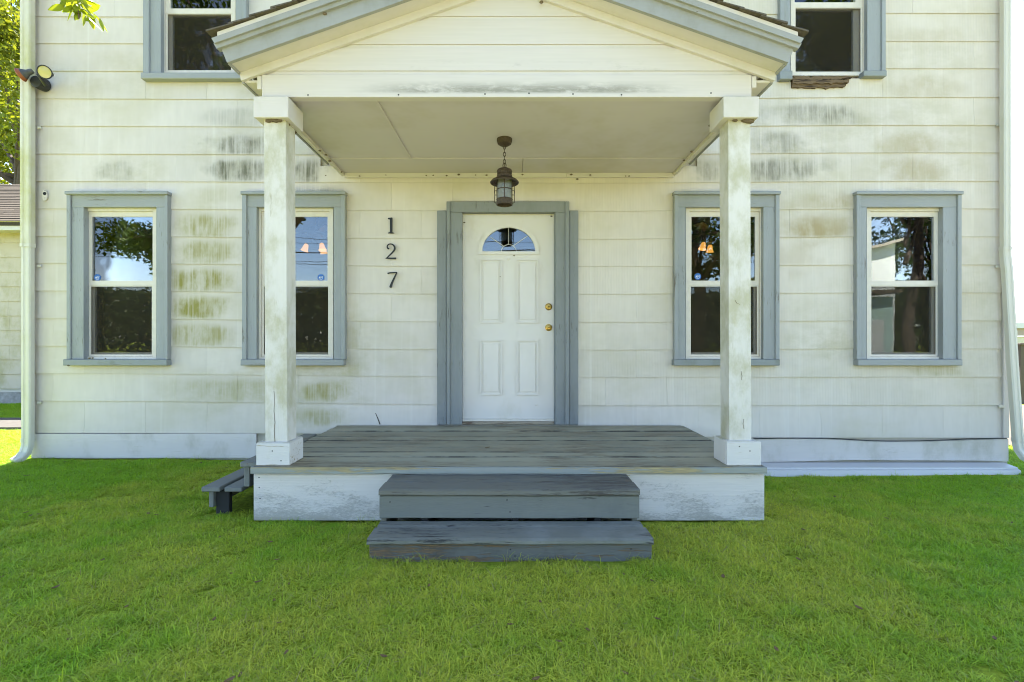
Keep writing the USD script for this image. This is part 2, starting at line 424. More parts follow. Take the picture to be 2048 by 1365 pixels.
M['blind'] = plain('blind_tan', (0.24, 0.20, 0.11), .8)
M['sticker_blue'] = plain('sticker_blue', (0.03, 0.13, 0.42), .4)
M['white'] = plain('white_print', (0.8, 0.8, 0.8), .5)
M['wood_post'] = paint('weathered_post', (0.085, 0.072, 0.058), grain='z', tone=.3, bump=.8, rough=.9)
M['brick'] = None
g = G(); pos = g('geometry', 'position')
bk = g('brick_texture', 'color', vector=g('mapping', 'vector', vector=g('vector_math', 'vector', math_type='multiply', vector1=pos, vector2=(1, 0, 0)), scale=(1, 1, 1)), color1=(.13, .035, .025), color2=(.09, .03, .02), mortar=(.25, .2, .17), scale=4.0)
M['brick'] = g.done('red_brick', surface=g('principled_bsdf', 'BSDF', base_color=bk, roughness=.85))
M['white_wall'] = plain('pale_wall', (0.62, 0.64, 0.62), .7, noise=.05, scale=2)
M['mint_wall'] = plain('mint_wall', (0.40, 0.55, 0.50), .7, noise=.05, scale=2)
M['wood_pole'] = plain('pole_wood', (0.10, 0.075, 0.055), .9, noise=.3, scale=9)

# glass, insect screen, lamp glass
g = G(); pos = g('geometry', 'position')
wob = g('bump', 'normal', height=g.noise(pos, (2.2, 2.2, 2.2), 2.0, .5), strength=.07, distance=.01)
fr = g.math('multiply', g('fresnel', 'fac', IOR=1.52), 2.1, True)
M['glass'] = g.done('window_glass', surface=g('mix_closure', 'closure', fac=fr, closure1=g('transparent_bsdf', 'BSDF', color=(.86, .88, .86)), closure2=g('glossy_bsdf', 'BSDF', color=(.95, .96, 1.0), roughness=0.0, normal=wob)))
g = G()
M['screen'] = g.done('insect_screen', surface=g('mix_closure', 'closure', fac=.30, closure1=g('transparent_bsdf', 'BSDF', color=(1, 1, 1)), closure2=g('diffuse_bsdf', 'BSDF', color=(.034, .027, .015))))
g = G()
M['seeded_glass'] = g.done('seeded_glass', surface=g('mix_closure', 'closure', fac=.40, closure1=g('transparent_bsdf', 'BSDF', color=(.82, .82, .78)), closure2=g('principled_bsdf', 'BSDF', base_color=(.26, .26, .23), roughness=.25)))
g = G()
M['lamp'] = g.done('lit_lamp_shade', surface=g('principled_bsdf', 'BSDF', base_color=(.8, .55, .25), roughness=.4, emission_color=(1.0, .46, .08), emission_strength=0.24))
g = G()
M['flood_lens'] = g.done('flood_lens', surface=g('principled_bsdf', 'BSDF', base_color=(.50, .44, .16), roughness=.25, transmission_weight=0.0, coat_weight=.5))
M['flood_sunglow'] = plain('sunlit_orange_rim', (0.30, 0.085, 0.02), .5, noise=.3, scale=60)  # orange painted in for sunlight glowing through the left lamp
M['flood_grey'] = plain('weathered_flood_shell', (0.075, 0.075, 0.068), .55, noise=.35, scale=40)


def foliage(name, dark, light, trans=.45):
    g = G()
    uv = g('separate_xyz', None, vector=g('uvmap', 'UV', attribute='st'))
    pos = g('geometry', 'position')
    big = g.noise(pos, (.5, .5, .5), 3.0, .6)
    f = g.math('add', g.math('multiply', f'{uv}.x', .7), g.math('multiply', g.math('subtract', big, .5), 1.0), True)
    col = g.mix(f, dark, light)
    a = g('principled_bsdf', 'BSDF', base_color=col, roughness=.5, specular_ior_level=.35)
    t = g('translucent_bsdf', 'BSDF', color=g.mul(col, (1.5, 1.35, .5)))
    return g.done(name, surface=g('mix_closure', 'closure', fac=trans, closure1=a, closure2=t))


M['leaf_bright'] = foliage('leaf_bright', (.10, .14, .015), (.22, .24, .03), .5)
M['leaf_mid'] = foliage('leaf_mid', (.04, .075, .012), (.10, .14, .02), .4)
M['leaf_dark'] = foliage('leaf_dark', (.025, .05, .012), (.06, .09, .02), .35)
M['twig_leaf'] = foliage('twig_leaf', (.16, .22, .015), (.30, .34, .03), .5)

# grass
g = G()
uv = g('separate_xyz', None, vector=g('uvmap', 'UV', attribute='st'))
pos = g('geometry', 'position')
p1 = g.noise(pos, (.75, .75, 0), 4.0, .6, loc=(2.6, 5.2, 0))
p2 = g.noise(pos, (4.5, 4.5, 0), 3.0, .6, loc=(1.6, 2.2, 0))
sx = g('separate_xyz', None, vector=pos)
side = g.step(g.math('absolute', f'{sx}.x'), 1.0, 4.5, 0.10, -0.12)
patch = g.step(g.math('add', g.math('add', g.math('multiply', p1, .65), g.math('multiply', p2, .35)), side), .36, .68)
cg = g.mix(patch, (.34, .55, .030), (.65, .66, .085))
cg = g.mix(g.math('multiply', g.step(f'{uv}.x', 0.0, .5), 1.0), g.mul(cg, (.52, .66, .6)), cg)
dry = g.math('multiply', g.step(f'{uv}.x', .93, .95), g.step(patch, 0, 1, .35, 1.0))
cg = g.mix(dry, cg, (.38, .34, .15))
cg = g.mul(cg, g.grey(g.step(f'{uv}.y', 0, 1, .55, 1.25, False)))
a = g('principled_bsdf', 'BSDF', base_color=cg, roughness=.5, specular_ior_level=.3)
t = g('translucent_bsdf', 'BSDF', color=g.mul(cg, (1.25, 1.2, .6)))
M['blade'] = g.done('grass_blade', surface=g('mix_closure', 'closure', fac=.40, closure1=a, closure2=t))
g = G(); pos = g('geometry', 'position')
n1 = g.noise(pos, (40, 40, 40), 4.0, .65); n2 = g.noise(pos, (1.2, 1.2, 1.2), 4.0, .6)
c = g.mix(n2, (.20, .30, .016), (.33, .35, .035))
c = g.mul(c, g.grey(g.step(n1, .25, .75, .5, 1.35, False)))
M['ground'] = g.done('lawn_ground', surface=g('principled_bsdf', 'BSDF', base_color=c, roughness=.9, specular_ior_level=.1, normal=g('bump', 'normal', height=n1, strength=.6, distance=.03)))

# white skirt board of the deck: flaking paint that thickens downwards, and the mildewed beam
g = G(); pos = g('geometry', 'position'); s = g('separate_xyz', None, vector=pos)
fl = g.noise(pos, (34, 34, 120), 7.0, .78); fl2 = g.noise(pos, (2.6, 2.6, 9), 5.0, .65)
low = g.step(f'{s}.z', .28, .02, 0.0, .12)
mask = g.step(g.math('add', g.math('add', g.math('multiply', fl, .55), g.math('multiply', fl2, .45)), low), .555, .66)
grain = g.noise(pos, (3, 30, 110), 4.0, .6)
c = g.mul((.62, .575, .525), g.grey(g.step(grain, .2, .8, .9, 1.06, False)))
c = g.mix(g.math('multiply', mask, .60), c, (.27, .25, .21))
bot = g.math('multiply', g.step(f'{s}.z', .05, .015), g.step(fl2, .4, .6)); c = g.mix(g.math('multiply', bot, .6), c, (.33, .29, .22))
M['skirt_board'] = g.done('flaking_white', surface=g('principled_bsdf', 'BSDF', base_color=c, roughness=.6, specular_ior_level=.3, normal=g('bump', 'normal', height=g.math('subtract', grain, mask), strength=.5, distance=.003)))
g = G(); pos = g('geometry', 'position'); s = g('separate_xyz', None, vector=pos)
mn = g.noise(pos, (5, 5, 14), 6.0, .68); mf = g.noise(pos, (16, 16, 90), 5.0, .7)
zc = g.math('multiply', g.step(f'{s}.z', 2.875, 2.90), g.step(f'{s}.z', 2.985, 2.90)); xc_ = g.step(g.math('absolute', g.math('subtract', f'{s}.x', .05)), 1.25, .55)
md = g.math('multiply', g.math('multiply', zc, xc_), g.math('multiply', g.step(mn, .30, .52), g.step(mf, .25, .60, .55, 1.0)))
z2 = g.math('multiply', g.step(f'{s}.z', 3.01, 3.05), g.step(f'{s}.z', 3.13, 3.06)); md = g.math('add', md, g.math('multiply', g.math('multiply', z2, xc_), g.math('multiply', g.step(mn, .52, .72), .5)))
gr = g.noise(pos, (2.5, 30, 60), 4.0, .6)
c = g.mul((.565, .522, .478), g.grey(g.step(gr, .2, .8, .94, 1.03, False)))
c = g.mix(g.math('multiply', md, .85, True), c, (.20, .19, .15))
M['beam'] = g.done('mildewed_white', surface=g('principled_bsdf', 'BSDF', base_color=c, roughness=.6, specular_ior_level=.3))

# ------------------------------------------------------------------ the ground
def ground_z(x, y):
    x, y = np.asarray(x, float), np.asarray(y, float)
    wall = np.interp(x, [-30, -9, -4.7, -2.5, -1.8, 1.8, 2.5, 4.9, 9, 30], [.03, .04, .045, .03, .0, -.02, -.075, -.06, -.05, -.05])
    t = np.clip((y - 3.1) / 1.5, 0, 1); t = t * t * (3 - 2 * t)
    bump = (meshkit.fbm(np.stack([x * 1.1, y * 1.1, x * 0], -1), 3, 5) - .5) * .022
    near = np.clip(1 - np.abs(y - 3) / 14, 0, 1)
    return wall * t + bump * near - .006


xs = np.unique(np.concatenate([np.linspace(-11, 11, 121), np.array([-600, -300, -150, -80, -50, -35, -25, -18, -14, 14, 18, 25, 35, 50, 80, 150, 300, 600])]))
ys = np.unique(np.concatenate([np.linspace(-2, 10, 81), np.array([-400, -200, -100, -60, -40, -25, -16, -10, -6, -4, 12, 15, 20, 30, 45, 70, 110, 200, 400, 700])]))
gx, gy = np.meshgrid(xs, ys); gz = ground_z(gx, gy)
nx, ny = len(xs), len(ys)
idx = np.arange(nx * ny).reshape(ny, nx)
gf = np.vstack([np.stack([idx[:-1, :-1], idx[:-1, 1:], idx[1:, 1:]], -1).reshape(-1, 3), np.stack([idx[:-1, :-1], idx[1:, 1:], idx[1:, :-1]], -1).reshape(-1, 3)])
obj('ground', (np.stack([gx, gy, gz], -1).reshape(-1, 3), gf), M['ground'], smooth=True, kind='structure', label='green lawn ground')


def slab_on_ground(x0, x1, y0, y1, n=12, h=.02):
    xs_, ys_ = np.linspace(x0, x1, 4), np.linspace(y0, y1, n)
    top = [[(x, y, float(ground_z(x, y)) + h) for x in xs_] for y in ys_]
    v = np.array(top).reshape(-1, 3); k = len(xs_)
    f = []
    for i in range(n - 1):
        for j in range(k - 1):
            a = i * k + j
            f += [(a, a + 1, a + k + 1), (a, a + k + 1, a + k)]
    m = len(v); v2 = v.copy(); v2[:, 2] -= .12
    f2 = [(c + m, b + m, a + m) for a, b, c in f]
    ring = [i for i in range(k)] + [i * k + k - 1 for i in range(1, n)] + [n * k - 1 - j for j in range(1, k)] + [i * k for i in range(n - 2, 0, -1)]
    side = []
    for a, b in zip(ring, ring[1:] + ring[:1]):
        side += [(a, a + m, b + m), (a, b + m, b)]
    return np.vstack([v, v2]), np.array(f + f2 + side)


M['path_shade_grey'] = plain('path_shade_grey', (0.075, 0.068, 0.062), .9, noise=.2, scale=8, bump=.2)  # darkened to stand in for the outbuilding shadow across the path
M['drive_tan'] = plain('drive_tan', (0.14, 0.11, 0.08), .9, noise=.2, scale=5, bump=.2)
obj('path', slab_on_ground(-16, -5.1, 6.35, 7.15, h=.03), M['path_shade_grey'], kind='structure', label='narrow path past the house corner coloured grey as if in shadow')
obj('driveway', slab_on_ground(6.0, 10.0, -.3, 32, 30, h=.02), M['drive_tan'], kind='structure', label='tan concrete driveway beside the house')
obj('sidewalk', slab_on_ground(-40, 40, -3.1, .45, 6, h=.03), M['concrete'], kind='structure', label='unseen pale concrete strip added to bounce warm light onto the wall')  # added out of view as a pale reflector for warm light on the facade
g = G(); pos = g('geometry', 'position')
n = g.noise(pos, (25, 25, 25), 4.0, .6)
M['asphalt'] = g.done('asphalt', surface=g('principled_bsdf', 'BSDF', base_color=g.mul((.075, .072, .066), g.grey(g.step(n, .2, .8, .8, 1.2, False))), roughness=.9))
obj('road', cbox(-120, 120, -11.5, -5.5, -.10, .03, .01), M['asphalt'], kind='structure', label='asphalt street in front of the yard')

# ------------------------------------------------------------------ the house
WALL_F, WALL_B = 4.785, 4.93          # wall core
HX0, HX1, HBACK, EAVE = -4.80, 4.95, 12.6, 5.85
house = thing('house', 'white two storey house with lapped siding panels stained green and black', 'house', (0, 4.75, 0))

# windows: pixel measures of the photograph at the wall's distance
def win_dims(kind):
    W = {
        'a': dict(co=(135, 337), bb=(143, 331), ci=(167, 312), fr=(167.7, 312.3), gl=(181, 303.5), sill=(131, 337.5)),
        'b': dict(co=(485, 691), bb=(494, 683), ci=(513, 667), fr=(515, 666), gl=(529, 654), sill=(484, 689.5)),
        'c': dict(co=(1348, 1558), bb=(1355.5, 1550), ci=(1371.6, 1527), fr=(1372, 1526.7), gl=(1384, 1512), sill=(1346, 1557)),
        'd': dict(co=(1712, 1921.5), bb=(1720, 1913.5), ci=(1734, 1886.5), fr=(1734, 1885.5), gl=(1745, 1871), sill=(1712, 1920)),
        'e': dict(co=(287.6, 494), bb=(300, 486), ci=(321.7, 471), fr=(322, 471), gl=(338.5, 460), sill=(285.5, 496)),
        'f': dict(co=(1559, 1770), bb=(1567, 1762), ci=(1581.5, 1735), fr=(1582, 1734.7), gl=(1591, 1713), sill=(1558, 1771)),
    }[kind]
    if kind in 'abcd':
        W.update(cap=(383.5, 390), head=(390, 414), fy=(416, 718.5), ug=(432.5, 561), lg=(570.5, 705), sy=(718.5, 731))
    else:
        dy = -574.5
        W.update(cap=(383.5 + dy, 390 + dy), head=(390 + dy, 414 + dy), fy=(416 + dy, 148), ug=(432.5 + dy, 15), lg=(24, 143.5), sy=(148, 160))
        if kind == 'f':
            W.update(fy=(416 + dy, 151), ug=(432.5 + dy, 2.5), lg=(12, 139), sy=(143, 154))
    return W


WINS = {k: win_dims(k) for k in 'abcdef'}
DC = 4.722     # casing front
openings, hidden = [], []
for k, w in WINS.items():
    openings.append(sbox(X(w['fr'][0] - 1, DC), Z(w['fy'][1] + 1, DC), X(w['fr'][1] + 1, DC), Z(w['fy'][0] - 1, DC)))
    hidden.append(sbox(X(w['co'][0] + 1.5, DC), Z(w['sy'][1] - 1.5, DC), X(w['co'][1] - 1.5, DC), Z(w['cap'][0] + 1.5, DC)))
door_open = sbox(X(923, 4.75), Z(849, 4.75), X(1110, 4.75), Z(425, 4.75))
openings.append(door_open)
hidden.append(sbox(X(875, DC), Z(852, DC), X(1155.5, DC), Z(423.5, DC)))
hidden.append(sbox(X(895, DC), Z(452, DC), X(1137, DC), Z(405, DC)))
front = sbox(HX0, -.25, HX1, EAVE).difference(unary_union(openings))
wall = obj('wall', extrude_xz(front, WALL_F, WALL_B), M['siding'], house)

# courses of siding: pixel rows of their lower edges at six columns
COLS = np.array([65, 300, 780, 1250, 1700, 2005.0])
L = [-353, -298, -243.5, -188.5, -133.5, -78, -22.5, 32.7, 86.5, 141.7, 197.3, 252, 307.7, 362.5, 417.7, 472.8, 527, 582, 637.5, 692.6, 747.7, 802.5, 866.4]
R = [-364, -309, -253, -197.5, -141.5, -86, -30, 25.7, 82, 136.4, 194, 250, 305, 362, 417.3, 473.2, 529.5, 585.5, 641.5, 697.5, 754, 810.5, 875.8]
M780 = {13: 365, 14: 421, 15: 476.6, 16: 532, 17: 587.6, 18: 643, 19: 698.6, 20: 753, 21: 808.5, 22: 868}
M1250 = {13: 366, 14: 422, 15: 478, 16: 533, 17: 588, 18: 644.5, 19: 700, 20: 755, 21: 811.5, 22: 874}
rows = []
for i in range(len(L)):
    m = M780.get(i, (L[i] * 2 + R[i]) / 3 + 3); m2 = M1250.get(i, (L[i] + R[i] * 2) / 3 + 3)
    rows.append(np.array([L[i] - .6, L[i], m, m2, R[i], R[i]]))
hid = unary_union(hidden)
porch_hide = Polygon([(X(640, 4.75), 2.95), (X(1395, 4.75), 2.95), (X(1395, 4.75), 3.15), (X(1017, 4.75), 3.85), (X(640, 4.75), 3.15)])
hid = unary_union([hid, porch_hide, sbox(X(672, 4.75), .0, X(1362, 4.75), Z(851, 4.75))])
PW = 123.0
count = 0
rng = np.random.default_rng(5)
for i in range(len(rows)):
    bot = rows[i]
    top = rows[i - 1] if i else rows[0] - 55
    off = 782 if i % 2 == 0 else 719.5
    edges = [62.0] + [off + k * PW for k in range(-7, 12) if 66 < off + k * PW < 2000] + [2008.0 if i < 18 else 2014.0]
    # long unbroken stretches where the photograph shows no joint
    for a, b in zip(edges[:-1], edges[1:]):
        gap = .0 if rng.random() < .62 else .0009
        xa, xb = X(a, 4.752) + gap, X(b, 4.752) - gap
        za, zb = Z(np.interp(a, COLS, bot), 4.752), Z(np.interp(b, COLS, bot), 4.752)
        zm = Z(np.interp((a + b) / 2, COLS, bot), 4.752)
        ta, tb = Z(np.interp(a, COLS, top), 4.752), Z(np.interp(b, COLS, top), 4.752)
        j = rng.normal(0, .0003, 3)
        poly = Polygon([(xa, za + j[0]), ((xa + xb) / 2, zm + j[1]), (xb, zb + j[2]), (xb, tb + .018), (xa, ta + .018)]).difference(hid)
        for p in getattr(poly, 'geoms', [poly]):
            if p.is_empty or p.area < .004:
                continue
            v, f = extrude_xz(p, 0.0, 1.0)
            tx = (v[:, 0] - xa) / (xb - xa)
            t = (v[:, 2] - (za + (zb - za) * tx)) / ((ta + (tb - ta) * tx) - (za + (zb - za) * tx))
            pr = rng.normal(0, .00025)
            fy = 4.7565 + pr + .0075 * t
            v[:, 1] = np.where(v[:, 1] < .5, fy, fy + .005)
            st = np.stack([v[:, 0], t], 1)
            right = (a + b) / 2 > 1120
            obj('siding_panel', (v, f), M['siding_grooved' if right and i < 22 else 'siding'], wall, uv=st)
            count += 1
# left skirt board and right skirt board with its lifting, wavy top edge
obj('skirt_board', pbox(62, 867.5, 512, 916, 4.748, 4.78, .002), M['skirt'], house)
tx = [(1495, 878), (1560, 877.5), (1610, 878), (1650, 878.5), (1690, 880), (1730, 882.5), (1775, 884), (1820, 883.5), (1860, 883), (1900, 881.5), (1950, 880), (2017, 878)]
pts = [(X(a, 4.742), Z(b, 4.742)) for a, b in tx] + [(X(2017, 4.742), Z(922.5, 4.742)), (X(1950, 4.742), Z(921, 4.742)), (X(1700, 4.742), Z(920, 4.742)), (X(1495, 4.742), Z(925, 4.742))]
obj('skirt_board', extrude_xz(Polygon(pts), 4.742, 4.765), M['skirt'], house, label='white skirt board with lifted wavy top edge')
obj('foundation', cbox(HX0 + .03, HX1 - .03, 4.79, HBACK, -.4, .06, .002), M['foundation'], house)
obj('corner_board', pbox(56, -400, 66, 868, 4.742, 4.80, .003), M['porch_white'], house)
obj('corner_board', pbox(2007, -400, 2019, 876, 4.742, 4.80, .003), M['porch_white'], house)
# right flank: courses seen edge on against the sky
for i in range(len(R)):
    zb, zt = Z(R[i], 4.752), Z(R[i] - 56, 4.752) + .012
    v = np.array([(HX1, 4.81, zb), (HX1, HBACK, zb), (HX1 + .024, 4.80, zb), (HX1 + .024, HBACK, zb), (HX1, 4.81, zt), (HX1, HBACK, zt), (HX1 + .006, 4.80, zt), (HX1 + .006, HBACK, zt)])
    m = trimesh.convex.convex_hull(v)
    obj('flank_course', m, M['porch_white'], house)
obj('side_wall', cbox(HX1 - .13, HX1 - .002, WALL_B + .002, HBACK, -.2, EAVE, .001), M['porch_white'], house)
obj('side_wall', cbox(HX0, HX0 + .13, WALL_B + .002, HBACK, -.2, EAVE, .001), M['porch_white'], house)
obj('rear_wall', cbox(HX0 + .13, HX1 - .13, HBACK - .13, HBACK - .002, -.2, EAVE, .001), M['porch_white'], house)
rz = EAVE + .02
roof = prism_x([(4.25, rz), (8.7, rz + 2.6), (13.1, rz), (13.1, rz + .12), (8.7, rz + 2.74), (4.25, rz + .12)], HX0 - .35, HX1 + .35)
obj('roof', roof, M['shingle'], house)
for s in (HX0 + .02, HX1 - .10):
    obj('gable_wall', prism_x([(4.80, EAVE + .004), (8.7, rz + 2.56), (12.58, EAVE + .004)], s, s + .08), M['porch_white'], house)
# rooms behind the windows
obj('interior_floor', cbox(HX0 + .14, HX1 - .14, WALL_B + .004, HBACK - .14, .30, .42, .002), M['interior_floor'], house)
obj('interior_ceiling', cbox(HX0 + .14, HX1 - .14, WALL_B + .004, HBACK - .14, 2.90, 3.05, .002), M['interior'], house)
obj('interior_wall', cbox(HX0 + .14, HX1 - .14, 8.6, 8.7, .422, 2.898, .002), M['interior'], house)
obj('interior_wall', cbox(-.95, -.85, WALL_B + .004, 8.598, .422, 2.898, .002), M['interior'], house)
obj('interior_wall', cbox(.75, .85, WALL_B + .004, 8.598, .422, 2.898, .002), M['interior'], house)
obj('interior_wall', cbox(HX0 + .14, HX1 - .14, 7.6, 7.7, 3.052, EAVE - .05, .002), M['interior'], house)
obj('attic_floor', cbox(HX0 + .14, HX1 - .14, WALL_B + .004, HBACK - .14, EAVE - .045, EAVE - .005, .002), M['interior'], house)


def ring(ox0, oz0, ox1, oz1, ix0, iz0, ix1, iz1):
    return sbox(ox0, oz0, ox1, oz1).difference(sbox(ix0, iz0, ix1, iz1))


def sticker(parent, px, py, d):
    x, z, r = X(px, d), Z(py, d), 6.6 * d / F
    octa = Polygon([(x + r * math.cos(a), z + r * math.sin(a)) for a in np.arange(8) * math.pi / 4 + math.pi / 8]).buffer(.002)
    obj('security_sticker', extrude_xz(octa, d - .0015, d - .0005), M['sticker_blue'], parent, label='blue security sticker with white letters')
    t = meshkit.text_mesh('ADT', .0165, .0008, True)
    v = np.asarray(t.vertices); cxm = (v[:, 0].min() + v[:, 0].max()) / 2
    v = np.stack([x + (v[:, 0] - cxm) * .95 + (v[:, 1] - .008) * .22, d - .0017 - v[:, 2], z + v[:, 1] - .008], 1)
    obj('sticker_lettering', (v, np.asarray(t.faces)), M['white'], parent)
    arc = LineString([(x + r * .62 * math.cos(a), z + r * .62 * math.sin(a)) for a in np.linspace(math.pi * 1.2, math.pi * 1.8, 9)]).buffer(.0013)
    obj('sticker_arc', extrude_xz(arc, d - .0022, d - .0016), M['white'], parent)


def window(k, label=None):
    w = WINS[k]; d = DC
    t = thing('window', label, None, parent=house)
    ax = lambda p: X(p, d); az = lambda p: Z(p, d)
    (c0, c1), (b0, b1), (i0, i1), (f0, f1), (g0, g1) = w['co'], w['bb'], w['ci'], w['fr'], w['gl']
    (cap0, cap1), (h0, h1), (fy0, fy1), (u0, u1), (l0, l1), (s0, s1) = w['cap'], w['head'], w['fy'], w['ug'], w['lg'], w['sy']
    obj('drip_cap', cbox(ax(c0 - 1.5), ax(c1 + 1.5), d - .028, 4.79, az(cap1), az(cap0), .004), M['casing_x'], t)
    obj('head_casing', cbox(ax(b0), ax(b1), d, 4.788, az(h1), az(h0), .003), M['casing_x'], t)
    obj('side_casing', cbox(ax(b0), ax(i0), d + .001, 4.788, az(s0), az(h1), .003), M['casing'], t)
    obj('side_casing', cbox(ax(i1), ax(b1), d + .001, 4.788, az(s0), az(h1), .003), M['casing'], t)
    obj('back_band', cbox(ax(c0), ax(b0), d - .014, 4.788, az(s0), az(cap1), .004), M['casing'], t)
    obj('back_band', cbox(ax(b1), ax(c1), d - .014, 4.788, az(s0), az(cap1), .004), M['casing'], t)
    if k == 'f':
        obj('sill', cbox(ax(w['sill'][0]), ax(1583), d - .02, 4.788, az(160), az(s0), .004), M['sill'], t)
        obj('sill', cbox(ax(1725), ax(w['sill'][1]), d - .02, 4.788, az(s1), az(s0), .004), M['sill'], t)
    else:
        obj('sill', cbox(ax(w['sill'][0]), ax(w['sill'][1]), d - .03, 4.788, az(s1), az(s0), .005), M['sill'] if k in 'ac' else M['casing_x'], t)
    # blocking behind the vinyl frame
    df = 4.768
    X_ = lambda p: X(p, df); Z_ = lambda p: Z(p, df)
    obj('vinyl_frame', extrude_xz(ring(X_(f0), Z_(fy1), X_(f1), Z_(fy0), X_(f0 + 7), Z_(fy1 - 5), X_(f1 - 7), Z_(fy0 + 6.5)), df, 4.86), M['vinyl'], t)
    mr0, mr1 = u1, l0
    du = 4.782
    obj('upper_sash', extrude_xz(ring(X_(f0 + 7.3), Z_(mr1), X_(f1 - 7.3), Z_(fy0 + 6.8), X_(g0), Z_(u1), X_(g1), Z_(u0)), du, du + .022), M['vinyl'], t)
    dl = 4.808
    obj('lower_sash', extrude_xz(ring(X_(f0 + 7.3), Z_(fy1 - 5.3), X_(f1 - 7.3), Z_(mr0 + 1), X_(g0 + .5), Z_(l1), X_(g1 - .5), Z_(l0 + 1.5)), dl, dl + .022), M['vinyl'], t)
    obj('pane', cbox(X_(g0 - 1), X_(g1 + 1), du + .008, du + .013, Z_(u1 + 1), Z_(u0 - 1), .0005), M['glass'], t)
    obj('pane', cbox(X_(g0 - .5), X_(g1 + .5), dl + .008, dl + .013, Z_(l1 + 1), Z_(l0 - .5), .0005), M['glass'], t)
    obj('insect_screen', cbox(X_(f0 + 9.5), X_(f1 - 9.5), du + .006, du + .007, Z_(fy1 - 6), Z_(mr1 + .2), .0002), M['screen'], t)
    sf = ring(X_(f0 + 7.4), Z_(fy1 - 5.4), X_(f1 - 7.4), Z_(mr1 + .2), X_(f0 + 11), Z_(fy1 - 9.5), X_(f1 - 11), Z_(mr1 + 2.2))
    obj('screen_frame', extrude_xz(sf, du + .002, du + .012), M['vinyl'], t)
    if k == 'a':
        sticker(t, 195, 555, du + .007)
        obj('sill_dirt', [lump(X(x, 4.70), 4.695, Z(y, 4.69), r) for x, y, r in ((180, 716.5, .010), (186, 716, .009), (212, 717, .006), (138, 731, .010))], M['mud'], t)
    if k == 'b': sticker(t, 642, 555, du + .007)
    if k == 'c': sticker(t, 1395.5, 553, du + .007)
    if k in 'ef':
        obj('blind', cbox(X_(g0 - 2), X_(g1 + 2), 4.90, 4.92, Z_(-3 if k == 'f' else 4), Z_(-150), .003), M['blind'], t)
        obj('blind_rail', cbox(X_(g0 - 1), X_(g1 + 1), 4.88, 4.925, Z_(0 if k == 'f' else 11), Z_(-5 if k == 'f' else 6.5), .004), M['blind'], t)
    if k == 'f':
        # rotted timber under the sill
        a = np.linspace(1584, 1702, 40)
        r2 = np.random.default_rng(3)
        layers = []
        for j, (ya, yb, xe, dd) in enumerate(((152.5, 160, 1704, 4.735), (159, 167, 1698, 4.728), (166, 175.5, 1692, 4.74))):
            xx = np.linspace(1583 + r2.uniform(0, 3), xe, 26)
            up = [(X(x, dd), Z(ya + r2.normal(0, .8), dd)) for x in xx]
            dn = [(X(x, dd), Z(yb - max(0, (x - 1660)) * .10 + r2.normal(0, 1.0), dd)) for x in xx[::-1]]
            layers.append(extrude_xz(Polygon(up + dn).buffer(0), dd, 4.78))
        for lay in layers:
            obj('rotten_timber', lay, M['rot'], t, label='crumbling brown timber under the sill')
    return t


def lump(x, y, z, r, seed=0):
    m = trimesh.creation.icosphere(1, r)
    v = np.asarray(m.vertices)
    k = .65 + .7 * meshkit.noise(v / r * 1.6 + np.array([x * 37, z * 53, seed]), 3)
    v = v * k[:, None] * np.array([1.25, .8, .8])
    return v + np.array([x, y, z]), np.asarray(m.faces)


window('a', 'ground floor window at the far left end with blue sticker and grey trim')
window('b', 'ground floor window behind the left porch post')
window('c', 'ground floor window behind the right porch post with a lit lamp inside')
window('d', 'ground floor window at the far right end beside the downspout')
window('e', 'upper window left of the porch gable')
window('f', 'upper window right of the gable with rotted sill')

# door surround and door
dr = thing('doorway', None, None, parent=house)
D0 = 4.718
def db(n, a, b, c, d_, df=D0, mat='door_casing'): return obj(n, pbox(a, b, c, d_, df, 4.79, .003), M[mat], dr)
db('outer_casing', 874, 421, 892.4, 849.5, D0 + .012); db('outer_casing', 1138.8, 421, 1156.5, 849.5, D0 + .012)
db('side_casing', 900, 424.5, 924, 849.5); db('side_casing', 1111, 424.5, 1130.3, 849.5)
db('back_band', 893, 402.5, 899.8, 849.5, D0 - .012); db('back_band', 1130.6, 402.5, 1138.5, 849.5, D0 - .012)
db('head_casing', 900, 402.5, 1130.3, 424.2, D0)
obj('jamb', pbox(921, 424.6, 924.4, 849, 4.745, 4.93, .002), M['door_casing'], dr)
obj('jamb', pbox(1108.5, 424.6, 1112, 849, 4.745, 4.93, .002), M['door_casing'], dr)
obj('threshold', pbox(924.6, 843, 1108.3, 849.2, 4.735, 4.92, .004), M['rot_sill'], dr)
obj('threshold', pbox(924.6, 838.4, 1108.3, 842.8, 4.755, 4.915, .003), M['vinyl'], dr)

